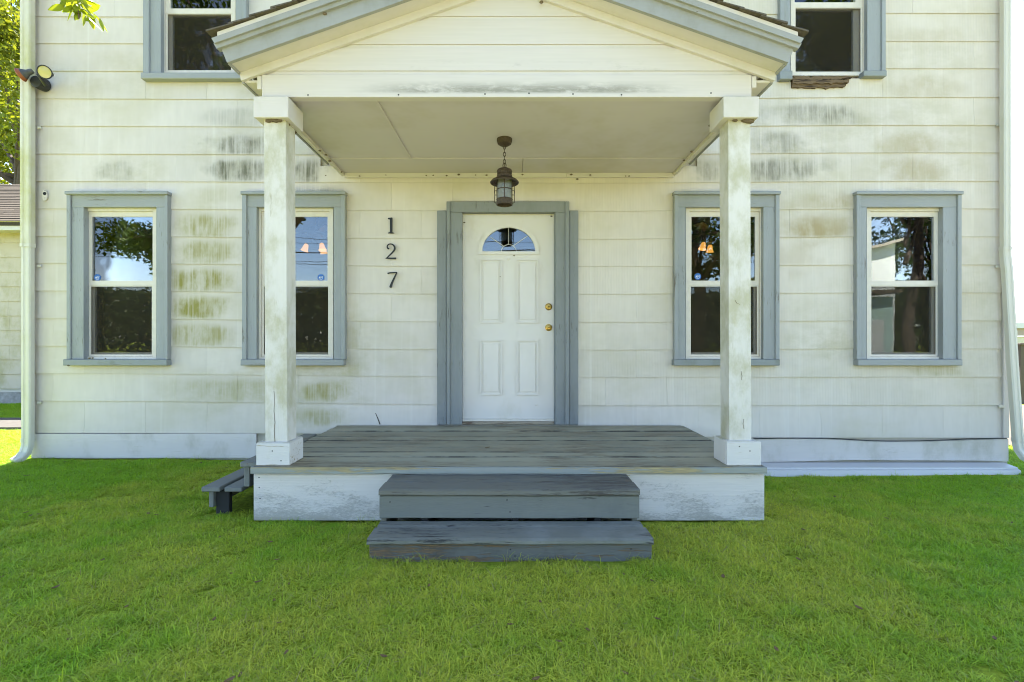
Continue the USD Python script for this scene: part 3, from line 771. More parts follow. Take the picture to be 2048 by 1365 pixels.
DD = 4.790
dx = lambda p: X(p, DD); dz = lambda p: Z(p, DD)
slab = sbox(dx(925), dz(838), dx(1108), dz(427.5))
cxp, czp = 1017.5, 503.0
def half(r, k=.905): return Polygon([(dx(cxp + r * math.cos(a)), dz(czp - r * k * math.sin(a))) for a in np.linspace(0, math.pi, 41)])
doorp = obj('door', extrude_xz(slab.difference(half(55)), DD, DD + .045), M['door'], house)
outer = unary_union([half(60.5), sbox(dx(957), dz(509.5), dx(1078), dz(503))])
obj('fanlight_frame', extrude_xz(outer.difference(half(52.8)), DD - .012, DD + .02), M['door'], doorp)
obj('fanlight_rim', extrude_xz(half(62.2).difference(half(60.7)), DD - .005, DD + .001), M['door'], doorp)
obj('fanlight_pane', extrude_xz(half(54.5), DD + .006, DD + .010), M['glass'], doorp)
lead = [LineString([(dx(cxp - 9), dz(493)), (dx(cxp - 37), dz(474))]), LineString([(dx(cxp + 10), dz(491)), (dx(cxp + 37), dz(472))]),
        LineString([(dx(cxp - 15 * math.cos(a)), dz(503 - 14 * math.sin(a))) for a in np.linspace(0, math.pi, 15)]), LineString([(dx(cxp), dz(489)), (dx(cxp), dz(457))])]
obj('fanlight_lead', [extrude_xz(l.buffer(.0022), DD + .001, DD + .0055) for l in lead], M['vinyl'], doorp)
for (a, b, c, e) in ((960, 519, 1004, 646), (1033, 519, 1077, 646), (960, 679.5, 1004, 790), (1033, 679.5, 1077, 790)):
    o = sbox(dx(a), dz(e), dx(c), dz(b)); i1_ = o.buffer(-.012); i2_ = o.buffer(-.034)
    obj('panel_moulding', extrude_xz(o.difference(i1_), DD - .009, DD + .001), M['door'], doorp)
    v, f = cbox(i2_.bounds[0], i2_.bounds[2], DD - .005, DD + .001, i2_.bounds[1], i2_.bounds[3], .004)
    obj('raised_panel', (v, f), M['door'], doorp)
for py, nm in ((613.6, 'deadbolt'), (655, 'door_knob')):
    x, z = dx(1097.3), dz(py)
    obj(nm, lathe([(0.0, .040), (.016, .038), (.022, .030), (.0215, .022), (.014, .014), (.033, .008), (.036, .0), (.0, -.001)] if nm == 'door_knob' else
                  [(0.0, .020), (.013, .020), (.016, .016), (.024, .016), (.033, .010), (.036, .0), (0, -.001)], 28, (x, DD, z), (0, -1, 0)), M['brass'], doorp, smooth=40)
    obj('keyhole', lathe([(0, .003), (.0085, .002), (.0085, 0), (0, 0)], 16, (x, DD - (.0405 if nm == 'door_knob' else .0205), z), (0, -1, 0)), M['brass_dark'], doorp, smooth=40)
for px, py, r_ in ((1000.5, 553.5, .005), (1073, 810, .008), (928.5, 445, .009), (1103, 432.5, .010)):
    obj('scuff', lump(dx(px), DD + .001, dz(py), r_, px), M['mud'] if r_ != .008 else M['vinyl'], doorp)
obj('peephole', lathe([(0, .004), (.006, .003), (.007, 0), (0, 0)], 14, (dx(1028), DD - .001, dz(511)), (0, -1, 0)), M['brass_dark'], doorp, smooth=40)
obj('knocker_mark', lathe([(0, .003), (.010, .002), (.012, 0), (0, 0)], 14, (dx(1016.5), DD - .001, dz(519)), (0, -1, 0)), M['vinyl'], doorp, smooth=40)

# ------------------------------------------------------------------ house numbers
def zoomed(zx, zy, d=4.742):
    return X(740 + zx / 8.03, d), Z(420 + zy / 8.03, d)


def stroke(pts, radii):
    pts = np.array([zoomed(*p) for p in pts]); r = np.array(radii) / 8.03 * 4.742 / F
    parts = []
    for a, b, ra, rb in zip(pts[:-1], pts[1:], r[:-1], r[1:]):
        parts.append(unary_union([Point(a).buffer(ra, 10), Point(b).buffer(rb, 10)]).convex_hull)
    return unary_union(parts)


def curve(ctrl, radii, n=24):
    from scipy.interpolate import CubicSpline
    c = np.array(ctrl, float); t = np.linspace(0, 1, len(c)); tt = np.linspace(0, 1, n)
    return stroke(CubicSpline(t, c)(tt), np.interp(tt, t, radii))


poly_of = lambda pts: Polygon([zoomed(*p) for p in pts])
one = unary_union([poly_of([(322, 150), (360, 128), (357, 350), (362, 358), (385, 366), (387, 376), (290, 376), (290, 366), (316, 358), (322, 348)]), poly_of([(288, 130), (352, 122), (362, 126), (345, 158), (320, 152), (290, 146)])])
two = unary_union([curve([(296, 618), (277, 595), (290, 558), (330, 545), (374, 562), (398, 605), (382, 655), (330, 712), (268, 772)], [13, 8, 6, 7, 12, 13, 11, 8, 6]), poly_of([(250, 772), (270, 768), (418, 764), (418, 790), (300, 784), (252, 782)])])
seven = unary_union([stroke([(290, 1018), (325, 1008), (432, 1003)], [10, 9, 7]), stroke([(430, 1004), (390, 1090), (355, 1165), (331, 1232)], [8, 11, 14, 18])])
for s, lab, col in ((one, 'black metal numeral 1, topmost of the house number', '1'), (two, 'black metal numeral 2 in the middle of the house number', '2'), (seven, 'black metal numeral 7, lowest of the house number', '7')):
    obj('house_number', extrude_xz(s.simplify(.0004), 4.736, 4.7505), M['black'], label=lab, cat='house number', group='house numbers beside the door')

# ------------------------------------------------------------------ porch
porch = thing('front_porch', 'white gabled front porch with two square posts and grey plank deck', 'porch', (0, 3.9, 0))
PX0, PX1 = -1.735, 1.69
# deck boards run along the wall
deck = thing('deck', None, None, parent=porch)
ny_ = 11
edge = np.linspace(3.196, 4.742, ny_ + 1)
rd = np.random.default_rng(21)
for i in range(ny_):
    y0, y1 = edge[i] + .004, edge[i + 1] - .004
    zt = .372 + rd.normal(0, .0030)
    n = 9
    xs_ = np.linspace(PX0 + rd.uniform(0, .012), PX1 - rd.uniform(0, .012), n)
    secs = []
    for x in xs_:
        dz_ = rd.normal(0, .0012)
        secs.append([(x, y0, .335), (x, y1, .335), (x, y1, zt - .008 + dz_), (x, y1 - .007, zt + dz_), (x, y0 + .007, zt + dz_), (x, y0, zt - .008 + dz_)])
    v, f = loft(secs)
    obj('deck_board', (v, f), M['deck'], deck, uv=np.stack([v[:, 0], (v[:, 1] - y0) / (y1 - y0)], 1))
obj('nosing', [loft([[(x, 3.182, .329 + a), (x, 3.197, .329 + a), (x, 3.197, .371), (x, 3.187, .371 + b), (x, 3.182, .366 + b)] for x, a, b in zip(np.linspace(PX0 - .004, PX1 + .006, 24), rd.normal(0, .0012, 24), rd.normal(0, .0012, 24))])], M['nosing'], deck)
obj('nosing', cbox(PX1 + .001, PX1 + .006, 3.199, 4.74, .335, .370, .002), M['nosing'], deck)
obj('joist_frame', [cbox(PX0 + .03, PX1 - .03, 3.26, 3.30, .04, .333), cbox(PX0 + .03, PX0 + .07, 3.302, 4.72, .08, .333), cbox(PX1 - .07, PX1 - .03, 3.302, 4.72, .08, .333)], M['dark'], deck)
obj('deck_skirt', pbox(507, 947.5, 1529, 1041.5, 3.205, 3.235, .004), M['skirt_board'], porch)
obj('deck_skirt', cbox(X(1529, 3.205) - .03, X(1529, 3.205) - .001, 3.237, 4.72, -.08, .326, .003), M['skirt_board'], porch)
obj('paint_flake_edge', pbox(760, 947.6, 1260, 951, 3.203, 3.2045, .0003), M['base_white'], porch)

# posts
for side, (s0, s1, c0, c1, b0, b1) in enumerate((((527.5, 571.5, 507, 576, 512, 579)), ((1456.5, 1500.7, 1447.5, 1518, 1454, 1522.5)))):
    col = thing('porch_post', None, None, parent=porch)
    dS = 3.245
    x0, x1 = X(s0, dS), X(s1, dS)
    obj('shaft', loft([[(x0 + e, dS + .003, z), (x0 + .003 + e, dS, z), (x1 - .003 + e, dS, z), (x1 + e, dS + .003, z), (x1 + e, dS + .137, z), (x1 - .003 + e, dS + .14, z), (x0 + .003 + e, dS + .14, z), (x0 + e, dS + .137, z)]
                       for z, e in zip(np.linspace(.50, 2.72, 12), np.linspace(.010 if side == 0 else .008, 0, 12))]), M['post_white'], col)
    d_ = 3.20
    obj('capital', pbox(c0, 192.3, c1, 234.6, d_, d_ + .232, .003), M['porch_white'], col)
    d_ = 3.215
    obj('base_front', pbox(b0, 886.5 if side == 0 else 884, b1, 931, d_, d_ + .02, .003), M['base_white'], col)
    bx0, bx1 = X(b0, d_), X(b1, d_); zt, zb = Z(886.5 if side == 0 else 884, d_), .374
    obj('base_side', cbox(bx0 + .001, bx0 + .021, d_ + .0215, d_ + .215, zb, zt - .001, .003), M['base_white'], col)
    obj('base_side', cbox(bx1 - .021, bx1 - .001, d_ + .0215, d_ + .215, zb, zt - .001, .003), M['base_white'], col)
    obj('base_back', cbox(bx0 + .022, bx1 - .022, d_ + .194, d_ + .214, zb, zt - .001, .003), M['base_white'], col)
    obj('base_top', cbox(bx0 + .004, bx1 - .004, d_ + .003, d_ + .21, zt - .008, zt + .004, .002), M['post_white'], col)

for k, pts_ in enumerate([[(548, 782), (549, 800), (548, 822), (550, 845), (548.5, 862), (550, 884)], [(1482, 742), (1484, 752), (1483, 760)], [(1487, 838), (1486, 848), (1488, 858)], [(1470, 600), (1473, 606), (1480, 609)]]):
    wv = np.linspace(.0006, .0016, len(pts_)); wv = np.minimum(wv, wv[::-1]) if k else wv
    P_ = np.array([(X(a, 3.2445), Z(b, 3.2445)) for a, b in pts_])
    poly = Polygon([(p[0] - w_, p[1]) for p, w_ in zip(P_, wv)] + [(p[0] + w_, p[1]) for p, w_ in zip(P_[::-1], wv[::-1])]).buffer(.0003)
    obj('paint_crack', extrude_xz(poly, 3.2435, 3.2447), M['mud'], porch)
for px, py, d_ in ((544.5, 902, 3.215), (562, 921.5, 3.215), (518, 955, 3.205), (520, 997, 3.205), (518.5, 975, 3.205), (1479, 893, 3.215), (780, 1004, 2.872), (1262, 1000, 2.872), (1020, 1024, 2.872), (1014, 1000, 2.872), (1500, 902, 3.215), (1021, 1099, 2.64), (1262, 1098, 2.64), (1030, 1112, 2.64)):
    obj('nail_head', lathe([(0, .002), (.004, .0015), (.005, 0), (0, 0)], 8, (X(px, d_), d_ + .0005, Z(py, d_)), (0, -1, 0)), M['black'], porch)
# beam and gable
dB = 3.237
zx = lambda py, d=dB: Z(py, d)
obj('beam', cbox(X(523.8, dB), X(1503, dB), dB, dB + .06, zx(194), zx(149), .002), M['beam'], porch)
obj('beam_end', pbox(514, 152, 523, 178, dB - .002, dB + .055, .002), M['porch_white'], porch)
obj('beam_end', pbox(1504, 152, 1513, 175, dB - .002, dB + .055, .002), M['porch_white'], porch)
obj('side_beam', cbox(-1.690, -1.655, dB + .061, 4.745, 2.846, 2.965, .003), M['porch_white'], porch)
obj('side_beam', cbox(1.59, 1.622, dB + .061, 4.745, 2.846, 2.965, .003), M['porch_white'], porch)
XC, SL = -.028, .3515
def zline(px, py, d):
    """height at the ridge line of a rake edge through a point seen at px, py"""
    return Z(py, d) + SL * abs(X(px, d) - XC)
zr_f = zline(482, 161, 3.22)         # frieze lower edge
tri = Polygon([(XC - 1.9, zr_f + .02 - SL * 1.9), (XC + 1.9, zr_f + .02 - SL * 1.9), (XC, zr_f + .02)])
dG = 3.243
rowsG = [149, 140.2, 87, 31, -25, -80]
for i in range(1, len(rowsG) - 1):
    zb, zt = zx(rowsG[i]), zx(rowsG[i + 1])
    face = sbox(-2, zb, 2, zt - .029).intersection(tri); lip = sbox(-2, zt - .0288, 2, zt - .001).intersection(tri)
    if not face.is_empty: obj('gable_board', extrude_xz(face, dG, dG + .02), M['beam'], porch)
    if not lip.is_empty: obj('gable_board_lip', extrude_xz(lip, dG + .006, dG + .019), M['porch_white'], porch)
obj('gable_board_lip', extrude_xz(sbox(-1.66, zx(149) + .001, 1.6, zx(140.2) - .001).intersection(tri), dG + .006, dG + .019), M['porch_white'], porch)
obj('gable_backing', extrude_xz(tri.intersection(sbox(-2, zx(149), 2, 9)), dG + .0205, dG + .045), M['porch_white'], porch)


def rake(name, side, zr0, zr1, half_w, y0, y1, mat, lean=.35):
    """sloping board of the gable from the ridge to the eave; zr0, zr1 = heights of lower and upper edge on the ridge line"""
    s = side
    h = zr1 - zr0
    p = [(XC, zr0), (XC, zr1), (XC + s * (half_w + lean * h), zr1 - SL * (half_w + lean * h)), (XC + s * half_w, zr0 - SL * half_w)]
    return obj(name, extrude_xz(Polygon(p), y0, y1), M[mat], porch)


hw = lambda px, d: abs(X(px, d) - XC)
zs_sh = zline(424, 75.5, 3.045); zs_1 = zline(428.5, 86, 3.045); zs_2 = zline(433, 97, 3.06); zs_3 = zline(453.8, 124.8, 3.08)
z_s2t = zline(428.5, 86, 3.06); z_f_t = zline(433, 97, 3.08)
for s in (-1, 1):
    rake('crown_moulding', s, zs_1, zs_sh, hw(428.5, 3.045), 3.045, 3.10, 'fascia', .5)
    rake('bed_moulding', s, zs_2, z_s2t - .001, hw(433, 3.06), 3.06, 3.10, 'fascia', .5)
    rake('rake_fascia', s, zs_3, z_f_t - .001, hw(453.8, 3.08), 3.08, 3.105, 'fascia', .35)
    zs = zs_3 + .012
    rake('rake_soffit', s, zs, zs + .016, hw(456, 3.08), 3.106, 3.238, 'porch_white', 0)
    rake('rake_frieze', s, zr_f, zs - .001, hw(482, 3.22) , 3.219, 3.2425, 'porch_white', .2)
    # soffit return closing the eave end
    xe = XC + s * hw(456, 3.08)
    ze = zs_3 - SL * hw(456, 3.08)
    obj('eave_return', cbox(min(xe, xe + s * .015), max(xe, xe + s * .015), 3.106, 3.235, ze - .004, ze + .06, .003), M['fascia'], porch)
    # side eave: fascia and flat soffit running back to the wall
    xi, xo = (-1.692, -1.812) if s < 0 else (1.624, 1.752)
    obj('eave_soffit', cbox(min(xi, xo), max(xi, xo), 3.245, 4.745, 2.962, 2.978, .002), M['porch_white'], porch)
    obj('eave_fascia', cbox(min(xo, xo + s * .02), max(xo, xo + s * .02), 3.245, 4.745, 2.955, 3.035, .003), M['fascia'], porch)
    # roof deck and its shingle courses
    hwf = hw(421, 3.03) - .03
    p = [(XC, zs_sh + .002), (XC, zs_sh + .03), (XC + s * hwf, zs_sh + .03 - SL * hwf), (XC + s * hwf, zs_sh + .002 - SL * hwf)]
    obj('roof_deck', extrude_xz(Polygon(p), 3.05, 4.748), M['porch_white'], porch)
    ncr = 14; wid = (hwf + .06) / ncr
    rs = np.random.default_rng(40 + s)
    for c in range(ncr):
        a, b = (c - .25) * wid if c else 0, (c + 1) * wid
        th = .012 + rs.uniform(-.001, .004)
        za, zb = zs_sh + .031 - SL * a + .000, zs_sh + .031 - SL * b + .0105
        y0 = 3.028 + rs.uniform(-.006, .008)
        nt = 6
        ye = np.linspace(y0, 4.746, nt + 1)
        obj('shingle_course', extrude_xz(Polygon([(XC + s * a, za), (XC + s * a, za + .006), (XC + s * b, zb + th * .75), (XC + s * b, zb)]), y0, 4.746), M['shingle'], porch)

# ceiling
ZC = 2.876
ceil = obj('ceiling', cbox(-1.654, 1.589, dB + .062, 4.350, ZC, ZC + .012, .001), M['ceiling'], porch)
obj('ceiling_strip', cbox(-1.654, X(1045, 4.5), 4.358, 4.744, ZC - .007, ZC + .012, .002), M['ceiling'], porch)
obj('ceiling_strip', cbox(X(1045, 4.5) + .004, 1.589, 4.358, 4.744, ZC - .005, ZC + .014, .002), M['ceiling'], porch)
xb0 = X(750, (ZC - EYE) * F / (682 - 197)); xb1 = X(820, 4.34)
v, f = cbox(-.012, .012, 3.30, 4.349, ZC - .009, ZC - .0005, .002)
v = v.copy(); v[:, 0] += xb0 + (xb1 - xb0) * (v[:, 1] - 3.30) / 1.05
obj('ceiling_batten', (v, f), M['ceiling'], porch)
obj('wall_frieze', cbox(-1.655, X(1133, 4.73), 4.728, 4.755, 2.825, ZC - .003, .003), M['porch_white'], porch)
obj('wall_frieze', cbox(X(1133, 4.73) + .003, 1.60, 4.730, 4.755, 2.829, ZC - .002, .003), M['porch_white'], porch)
# wasp mud on the joints
spots = [(650, 349), (718, 350), (771, 348), (852, 349), (866, 348.5), (893, 349), (917, 347), (951, 348), (973, 348), (1143, 347), (1181, 348), (1252, 350), (1259, 350), (1155, 356), (1045, 347)]
for k, (px, py) in enumerate(spots):
    obj('mud_nest', lump(X(px, 4.70), 4.715, Z(py + 1, 4.70), rd.uniform(.005, .011), k), M['mud'], porch)
nz = 2.705
for k, (x, y, r) in enumerate([(X(538, 3.24), 3.236, .018), (X(546, 3.24), 3.234, .015), (X(553, 3.24), 3.236, .018), (X(560, 3.24), 3.235, .013), (X(575, 3.3), 3.30, .018), (X(576, 3.36), 3.36, .024), (X(585, 3.42), 3.42, .022),
                               (X(1470, 3.24), 3.236, .014), (X(1490, 3.24), 3.236, .021), (X(1498, 3.24), 3.238, .024), (X(1503, 3.24), 3.25, .018)]):
    obj('mud_nest', lump(x, y, nz - .004, r, k + 50), M['mud'], porch)
for k, (px, py, d_) in enumerate([(500, 73, 3.08), (546, 58, 3.08), (606, 36, 3.08), (650, 28, 3.08), (1299, 43, 3.2), (1355, 62, 3.2), (1399, 75, 3.2), (1393, 25, 3.07), (1083, 5, 3.225), (640, 302, 4.0), (652, 310, 4.1), (660, 322, 4.3), (683, 344, 4.65), (1383, 304, 4.0), (1368, 321, 4.3), (1420, 252, 3.45)]):
    obj('mud_nest', lump(X(px, d_), d_ - .004, Z(py, d_), rd.uniform(.008, .014), k + 90), M['mud'], porch)
for px, py in ((616, 190), (797, 189.5), (970, 188), (1058, 186.5), (1146, 188), (1243, 189.5), (1422, 186)):
    obj('nail_head', lathe([(0, .002), (.005, .0015), (.006, 0), (0, 0)], 8, (X(px, dB), dB, Z(py, dB)), (0, -1, 0)), M['black'], porch)

# ------------------------------------------------------------------ pendant lantern
LD = 3.95
lx = X(1009, LD)
lan = thing('pendant_lantern', 'rusty bronze lantern with caged glass hanging from the porch ceiling', 'lantern', (lx, LD, 2.33))
LZ = lambda yz: Z(260 + yz / 8.27, LD)
obj('canopy', lathe([(0, ZC - .058), (.03, ZC - .057), (.056, ZC - .040), (.063, ZC - .018), (.063, ZC), (0, ZC)], 32, (lx, LD, 0)), M['bronze'], lan, smooth=35)
zt, zb = ZC - .058, LZ(600)
nl = 6
pitch = (zt - zb + .012) / nl
for i in range(nl):
    zc = zt - pitch * (i + .5) + .006
    a = np.linspace(0, 2 * np.pi, 13)
    hh = pitch * .62
    ptsl = np.stack([.0105 * np.cos(a) if i % 2 == 0 else 0 * a, 0 * a if i % 2 == 0 else .0105 * np.cos(a), hh * np.sin(a)], 1) + np.array([lx, LD, zc])
    obj('chain_link', tube(ptsl, .0032, 6, False), M['bronze'], lan, smooth=True)
a = np.linspace(0, 2 * np.pi, 15)
obj('hanging_loop', tube(np.stack([.013 * np.cos(a), 0 * a, .020 * np.sin(a)], 1) + np.array([lx, LD, LZ(590)]), .004, 6, False), M['bronze'], lan, smooth=True)
obj('lantern_cap', lathe([(0, LZ(622)), (.030, LZ(632)), (.058, LZ(660)), (.064, LZ(685)), (.057, LZ(700)), (.055, LZ(735)), (.062, LZ(752)), (.065, LZ(790)), (.065, LZ(800)), (0, LZ(800))], 36, (lx, LD, 0)), M['bronze'], lan, smooth=35)
ribs = []
for k in range(20):
    t = k * 2 * np.pi / 20
    ribs.append(tube([(lx + .058 * math.cos(t), LD + .058 * math.sin(t), LZ(695)), (lx + .0565 * math.cos(t), LD + .0565 * math.sin(t), LZ(740))], .004, 5))
obj('cap_rib', ribs, M['bronze'], lan)
obj('brim', lathe([(.05, LZ(792)), (.075, LZ(800)), (.105, LZ(835)), (.119, LZ(868)), (.117, LZ(880)), (.10, LZ(850)), (.07, LZ(818)), (.05, LZ(812)), (.05, LZ(792))], 40, (lx, LD, 0)), M['bronze'], lan, smooth=35)
obj('lantern_glass', lathe([(.058, LZ(815)), (.060, LZ(830)), (.060, LZ(1155)), (.056, LZ(1155)), (.056, LZ(830)), (.055, LZ(815))], 32, (lx, LD, 0)), M['seeded_glass'], lan, smooth=True)
obj('bulb', lathe([(0, LZ(1030)), (.018, LZ(1020)), (.026, LZ(985)), (.020, LZ(940)), (.012, LZ(900)), (0, LZ(880))], 16, (lx, LD, 0)), M['white'], lan, smooth=True)
obj('bottom_band', lathe([(.061, LZ(1150)), (.067, LZ(1152)), (.067, LZ(1240)), (.060, LZ(1245)), (.057, LZ(1200)), (.061, LZ(1150))], 32, (lx, LD, 0)), M['bronze'], lan, smooth=35)
for zz, r in ((990, .0625), (1150, .066)):
    obj('cage_ring', tube(np.stack([lx + r * np.cos(np.linspace(0, 2 * np.pi, 33)), LD + r * np.sin(np.linspace(0, 2 * np.pi, 33)), np.full(33, LZ(zz))], 1), .0036, 6, False), M['bronze'], lan, smooth=True)
for k in range(4):
    t = k * math.pi / 2 + math.pi / 2
    c, s = math.cos(t), math.sin(t)
    obj('cage_bar', tube([(lx + .0625 * c, LD + .0625 * s, LZ(850)), (lx + .0625 * c, LD + .0625 * s, LZ(1200))], .0042, 6), M['bronze'], lan)
for t in (0, math.pi):
    c, s = math.cos(t), math.sin(t)
    q = [(.080, 860), (.081, 990), (.083, 1020), (.081, 1060), (.081, 1200), (.066, 1212)]
    obj('cage_strap', tube([(lx + r * c, LD + r * s, LZ(z)) for r, z in q], .0042, 6), M['bronze'], lan)
    obj('cage_strut', [tube([(lx + .0625 * c, LD, LZ(z)), (lx + .081 * c, LD, LZ(z))], .003, 5) for z in (1005, 1075)], M['bronze'], lan)

# ------------------------------------------------------------------ front steps
st = thing('front_steps', 'two blue grey wooden steps with worn paint below the porch deck', 'steps', (0, 2.9, 0))
rs = np.random.default_rng(77)


def plank(x0, x1, y0, y1, z0, z1, n=18, j=.0012, r=.004):
    secs = []
    for i, x in enumerate(np.linspace(x0, x1, n)):
        dz_, dy_ = rs.normal(0, j), rs.normal(0, j)
        secs.append([(x, y0 + dy_, z0 + r + dz_), (x, y0 + r + dy_, z0 + dz_), (x, y1, z0), (x, y1, z1 - r), (x, y1 - r, z1 + dz_ * .5), (x, y0 + r * 2 + dy_, z1 + dz_), (x, y0 + dy_, z1 - r * 2 + dz_)])
    return loft(secs)


obj('upper_tread', plank(-.797, .765, 2.86, 3.018, .287, .322), M['step_top'], st)
obj('upper_tread', plank(-.795, .763, 3.026, 3.198, .287, .320), M['step_top'], st)
obj('upper_riser', plank(-.795, .763, 2.872, 2.895, .146, .2855), M['step_riser'], st)
obj('upper_cheek', cbox(-.792, -.76, 2.897, 3.196, .02, .285), M['step'], st)
obj('upper_cheek', cbox(.725, .757, 2.897, 3.196, .02, .285), M['step'], st)
obj('lower_tread', plank(-.793, .774, 2.612, 2.779, .098, .132, r=.006), M['step'], st)
obj('lower_tread', plank(-.785, .764, 2.788, 2.868, .100, .133), M['step'], st)
obj('lower_riser', plank(-.787, .770, 2.640, 2.668, -.02, .0965), M['step_rot'], st)
obj('lower_cheek', cbox(-.783, -.75, 2.670, 2.895, -.02, .0965), M['step_rot'], st)
obj('lower_cheek', cbox(.735, .767, 2.670, 2.895, -.02, .0965), M['step_rot'], st)
for x in (-.55, .0, .5):
    obj('stringer', cbox(x, x + .04, 2.90, 3.19, 0, .283), M['dark'], st)

# ------------------------------------------------------------------ side steps at the left end of the deck
ss = thing('side_steps', 'small grey wooden side steps at the left end of the deck', 'steps', (-1.95, 3.8, 0))
obj('lower_tread', cbox(-2.143, -2.016, 3.30, 4.28, .170, .203, .005), M['side_step'], ss)
obj('lower_tread', cbox(-1.990, -1.868, 3.31, 4.28, .166, .198, .005), M['side_step'], ss)
obj('lower_riser', cbox(-2.112, -2.080, 3.335, 4.26, .052, .169, .003), M['side_step'], ss)
obj('upper_tread', cbox(-1.862, -1.742, 3.275, 4.28, .346, .382, .006), M['side_step'], ss)
obj('upper_riser', cbox(-1.848, -1.810, 3.30, 4.26, .205, .345, .003), M['side_step'], ss)
obj('end_board', cbox(-2.10, -1.85, 4.262, 4.29, -.03, .165, .003), M['side_step'], ss)
obj('stringer', cbox(-2.078, -1.985, 3.36, 3.40, -.02, .165, .003), M['dark'], ss)  # near-black block painted as the shaded hollow under the treads
obj('bearer', cbox(-2.078, -1.85, 3.80, 3.84, .125, .165, .003), M['side_step'], ss)

# ------------------------------------------------------------------ downspouts
def spout_section(cx_, cy_, w, dp, tz=0, tilt=0.0):
    """corrugated rectangular pipe outline, in the plane normal to z"""
    w2, d2, c = w / 2, dp / 2, .010
    base = [(-w2, -d2 + c), (-w2 + c, -d2), (-w2 * .35, -d2), (-w2 * .2, -d2 + .005), (w2 * .2, -d2 + .005), (w2 * .35, -d2), (w2 - c, -d2), (w2, -d2 + c), (w2, d2 - c), (w2 - c, d2), (-w2 + c, d2), (-w2, d2 - c)]
    return base


def spout_path(path, w, dp):
    secs = []
    path = np.array(path, float)
    t = np.gradient(path, axis=0); t /= np.linalg.norm(t, axis=1, keepdims=True)
    base = np.array(spout_section(0, 0, w, dp))
    for p, tt in zip(path, t):
        xa = np.array([1.0, 0, 0]) - tt * tt[0]; xa /= np.linalg.norm(xa)
        ya = np.cross(tt, xa)
        if ya[1] < 0: ya = -ya
        secs.append(p + base[:, :1] * xa + base[:, 1:] * ya)
    return loft(secs)


dsl = thing('downspout', 'white downspout at the left corner with green algae', 'downspout', (-4.745, 4.69, .1))
yL = 4.69
obj('upper_pipe', spout_path([(-4.744, yL, 5.8), (-4.744, yL, 4.0), (-4.744, yL, 2.13)], .104, .066), M['spout_green'], dsl)
obj('lower_pipe', spout_path([(-4.742, yL, 2.16), (-4.742, yL, 1.2), (-4.742, yL, .22)], .094, .058), M['spout'], dsl)
obj('outlet_elbow', spout_path([(-4.742, yL, .235), (-4.743, yL - .004, .18), (-4.747, yL - .022, .12), (-4.760, yL - .06, .075), (-4.775, yL - .10, .052)], .094, .058), M['spout'], dsl)
for z in (2.145, .24):
    obj('band', spout_path([(-4.743, yL, z + .018), (-4.743, yL, z - .018)], .109 if z > 1 else .100, .071 if z > 1 else .064), M['spout'], dsl)
for py in (255, 532, 805):
    obj('strap', cbox(-4.70, -4.664, 4.735, 4.748, Z(py, 4.74) - .012, Z(py, 4.74) + .012), M['spout'], dsl)
dsr = thing('downspout', 'white downspout at the right corner kicked outwards at its foot', 'downspout', (4.83, 4.69, .1))
xr, yr = X(2010, 4.66) + .034, 4.69
obj('upper_pipe', spout_path([(xr, yr, 5.8), (xr, yr, 4.0), (xr, yr, 2.10)], .072, .062), M['spout'], dsr)
obj('lower_pipe', spout_path([(xr, yr, 2.13), (xr, yr, 2.05), (xr + .008, yr - .008, 1.90), (xr + .027, yr - .040, 1.0), (xr + .045, yr - .075, .23)], .080, .062), M['spout'], dsr)
obj('outlet_elbow', spout_path([(xr + .045, yr - .075, .235), (xr + .049, yr - .083, .17), (xr + .070, yr - .11, .105), (xr + .11, yr - .16, .06), (xr + .16, yr - .22, .035)], .080, .062), M['spout'], dsr)
for (dx_, dy_, z) in ((0, 0, 2.115), (.044, -.073, .26)):
    obj('band', spout_path([(xr + dx_, yr + dy_, z + .016), (xr + dx_, yr + dy_, z - .016)], .086, .068), M['spout'], dsr)
for py, px in ((249, 1998), (533, 1996), (813, 2002)):
    obj('strap', pbox(px - 3, py - 2.5, px + 9, py + 2.5, 4.735, 4.748, .001), M['spout'], dsr)

# loose length of gutter on the ground along the right skirt
gp = [(4.735, .012), (4.735, .016), (4.60, -.004), (4.597, -.016), (4.575, -.020), (4.555, -.070), (4.550, -.078), (4.546, -.074), (4.568, -.014), (4.592, -.010), (4.596, .002)]
v, f = prism_x(gp, 2.385, 4.83)
sub = trimesh.Trimesh(v, f)
obj('gutter_length', prism_x([(4.735, -.09), (4.735, .010), (4.600, -.006), (4.596, -.020), (4.574, -.026), (4.552, -.10)], 2.34, 4.86), M['gutter'], label='loose white gutter length lying along the foot of the right wall', cat='gutter')
# cable sagging along the skirt
cab = np.array([(1506, 877.5), (1560, 876.5), (1620, 876.2), (1660, 876.5), (1700, 879), (1740, 881.3), (1790, 882), (1840, 881.5), (1890, 880), (1940, 877.5), (1985, 876.8), (2013, 876.5)])
obj('cable', tube([(X(a, 4.737), 4.737, Z(b, 4.737)) for a, b in cab], .0045, 6), M['black'], label='thin dark cable sagging along the right skirt board', cat='cable', smooth=True)

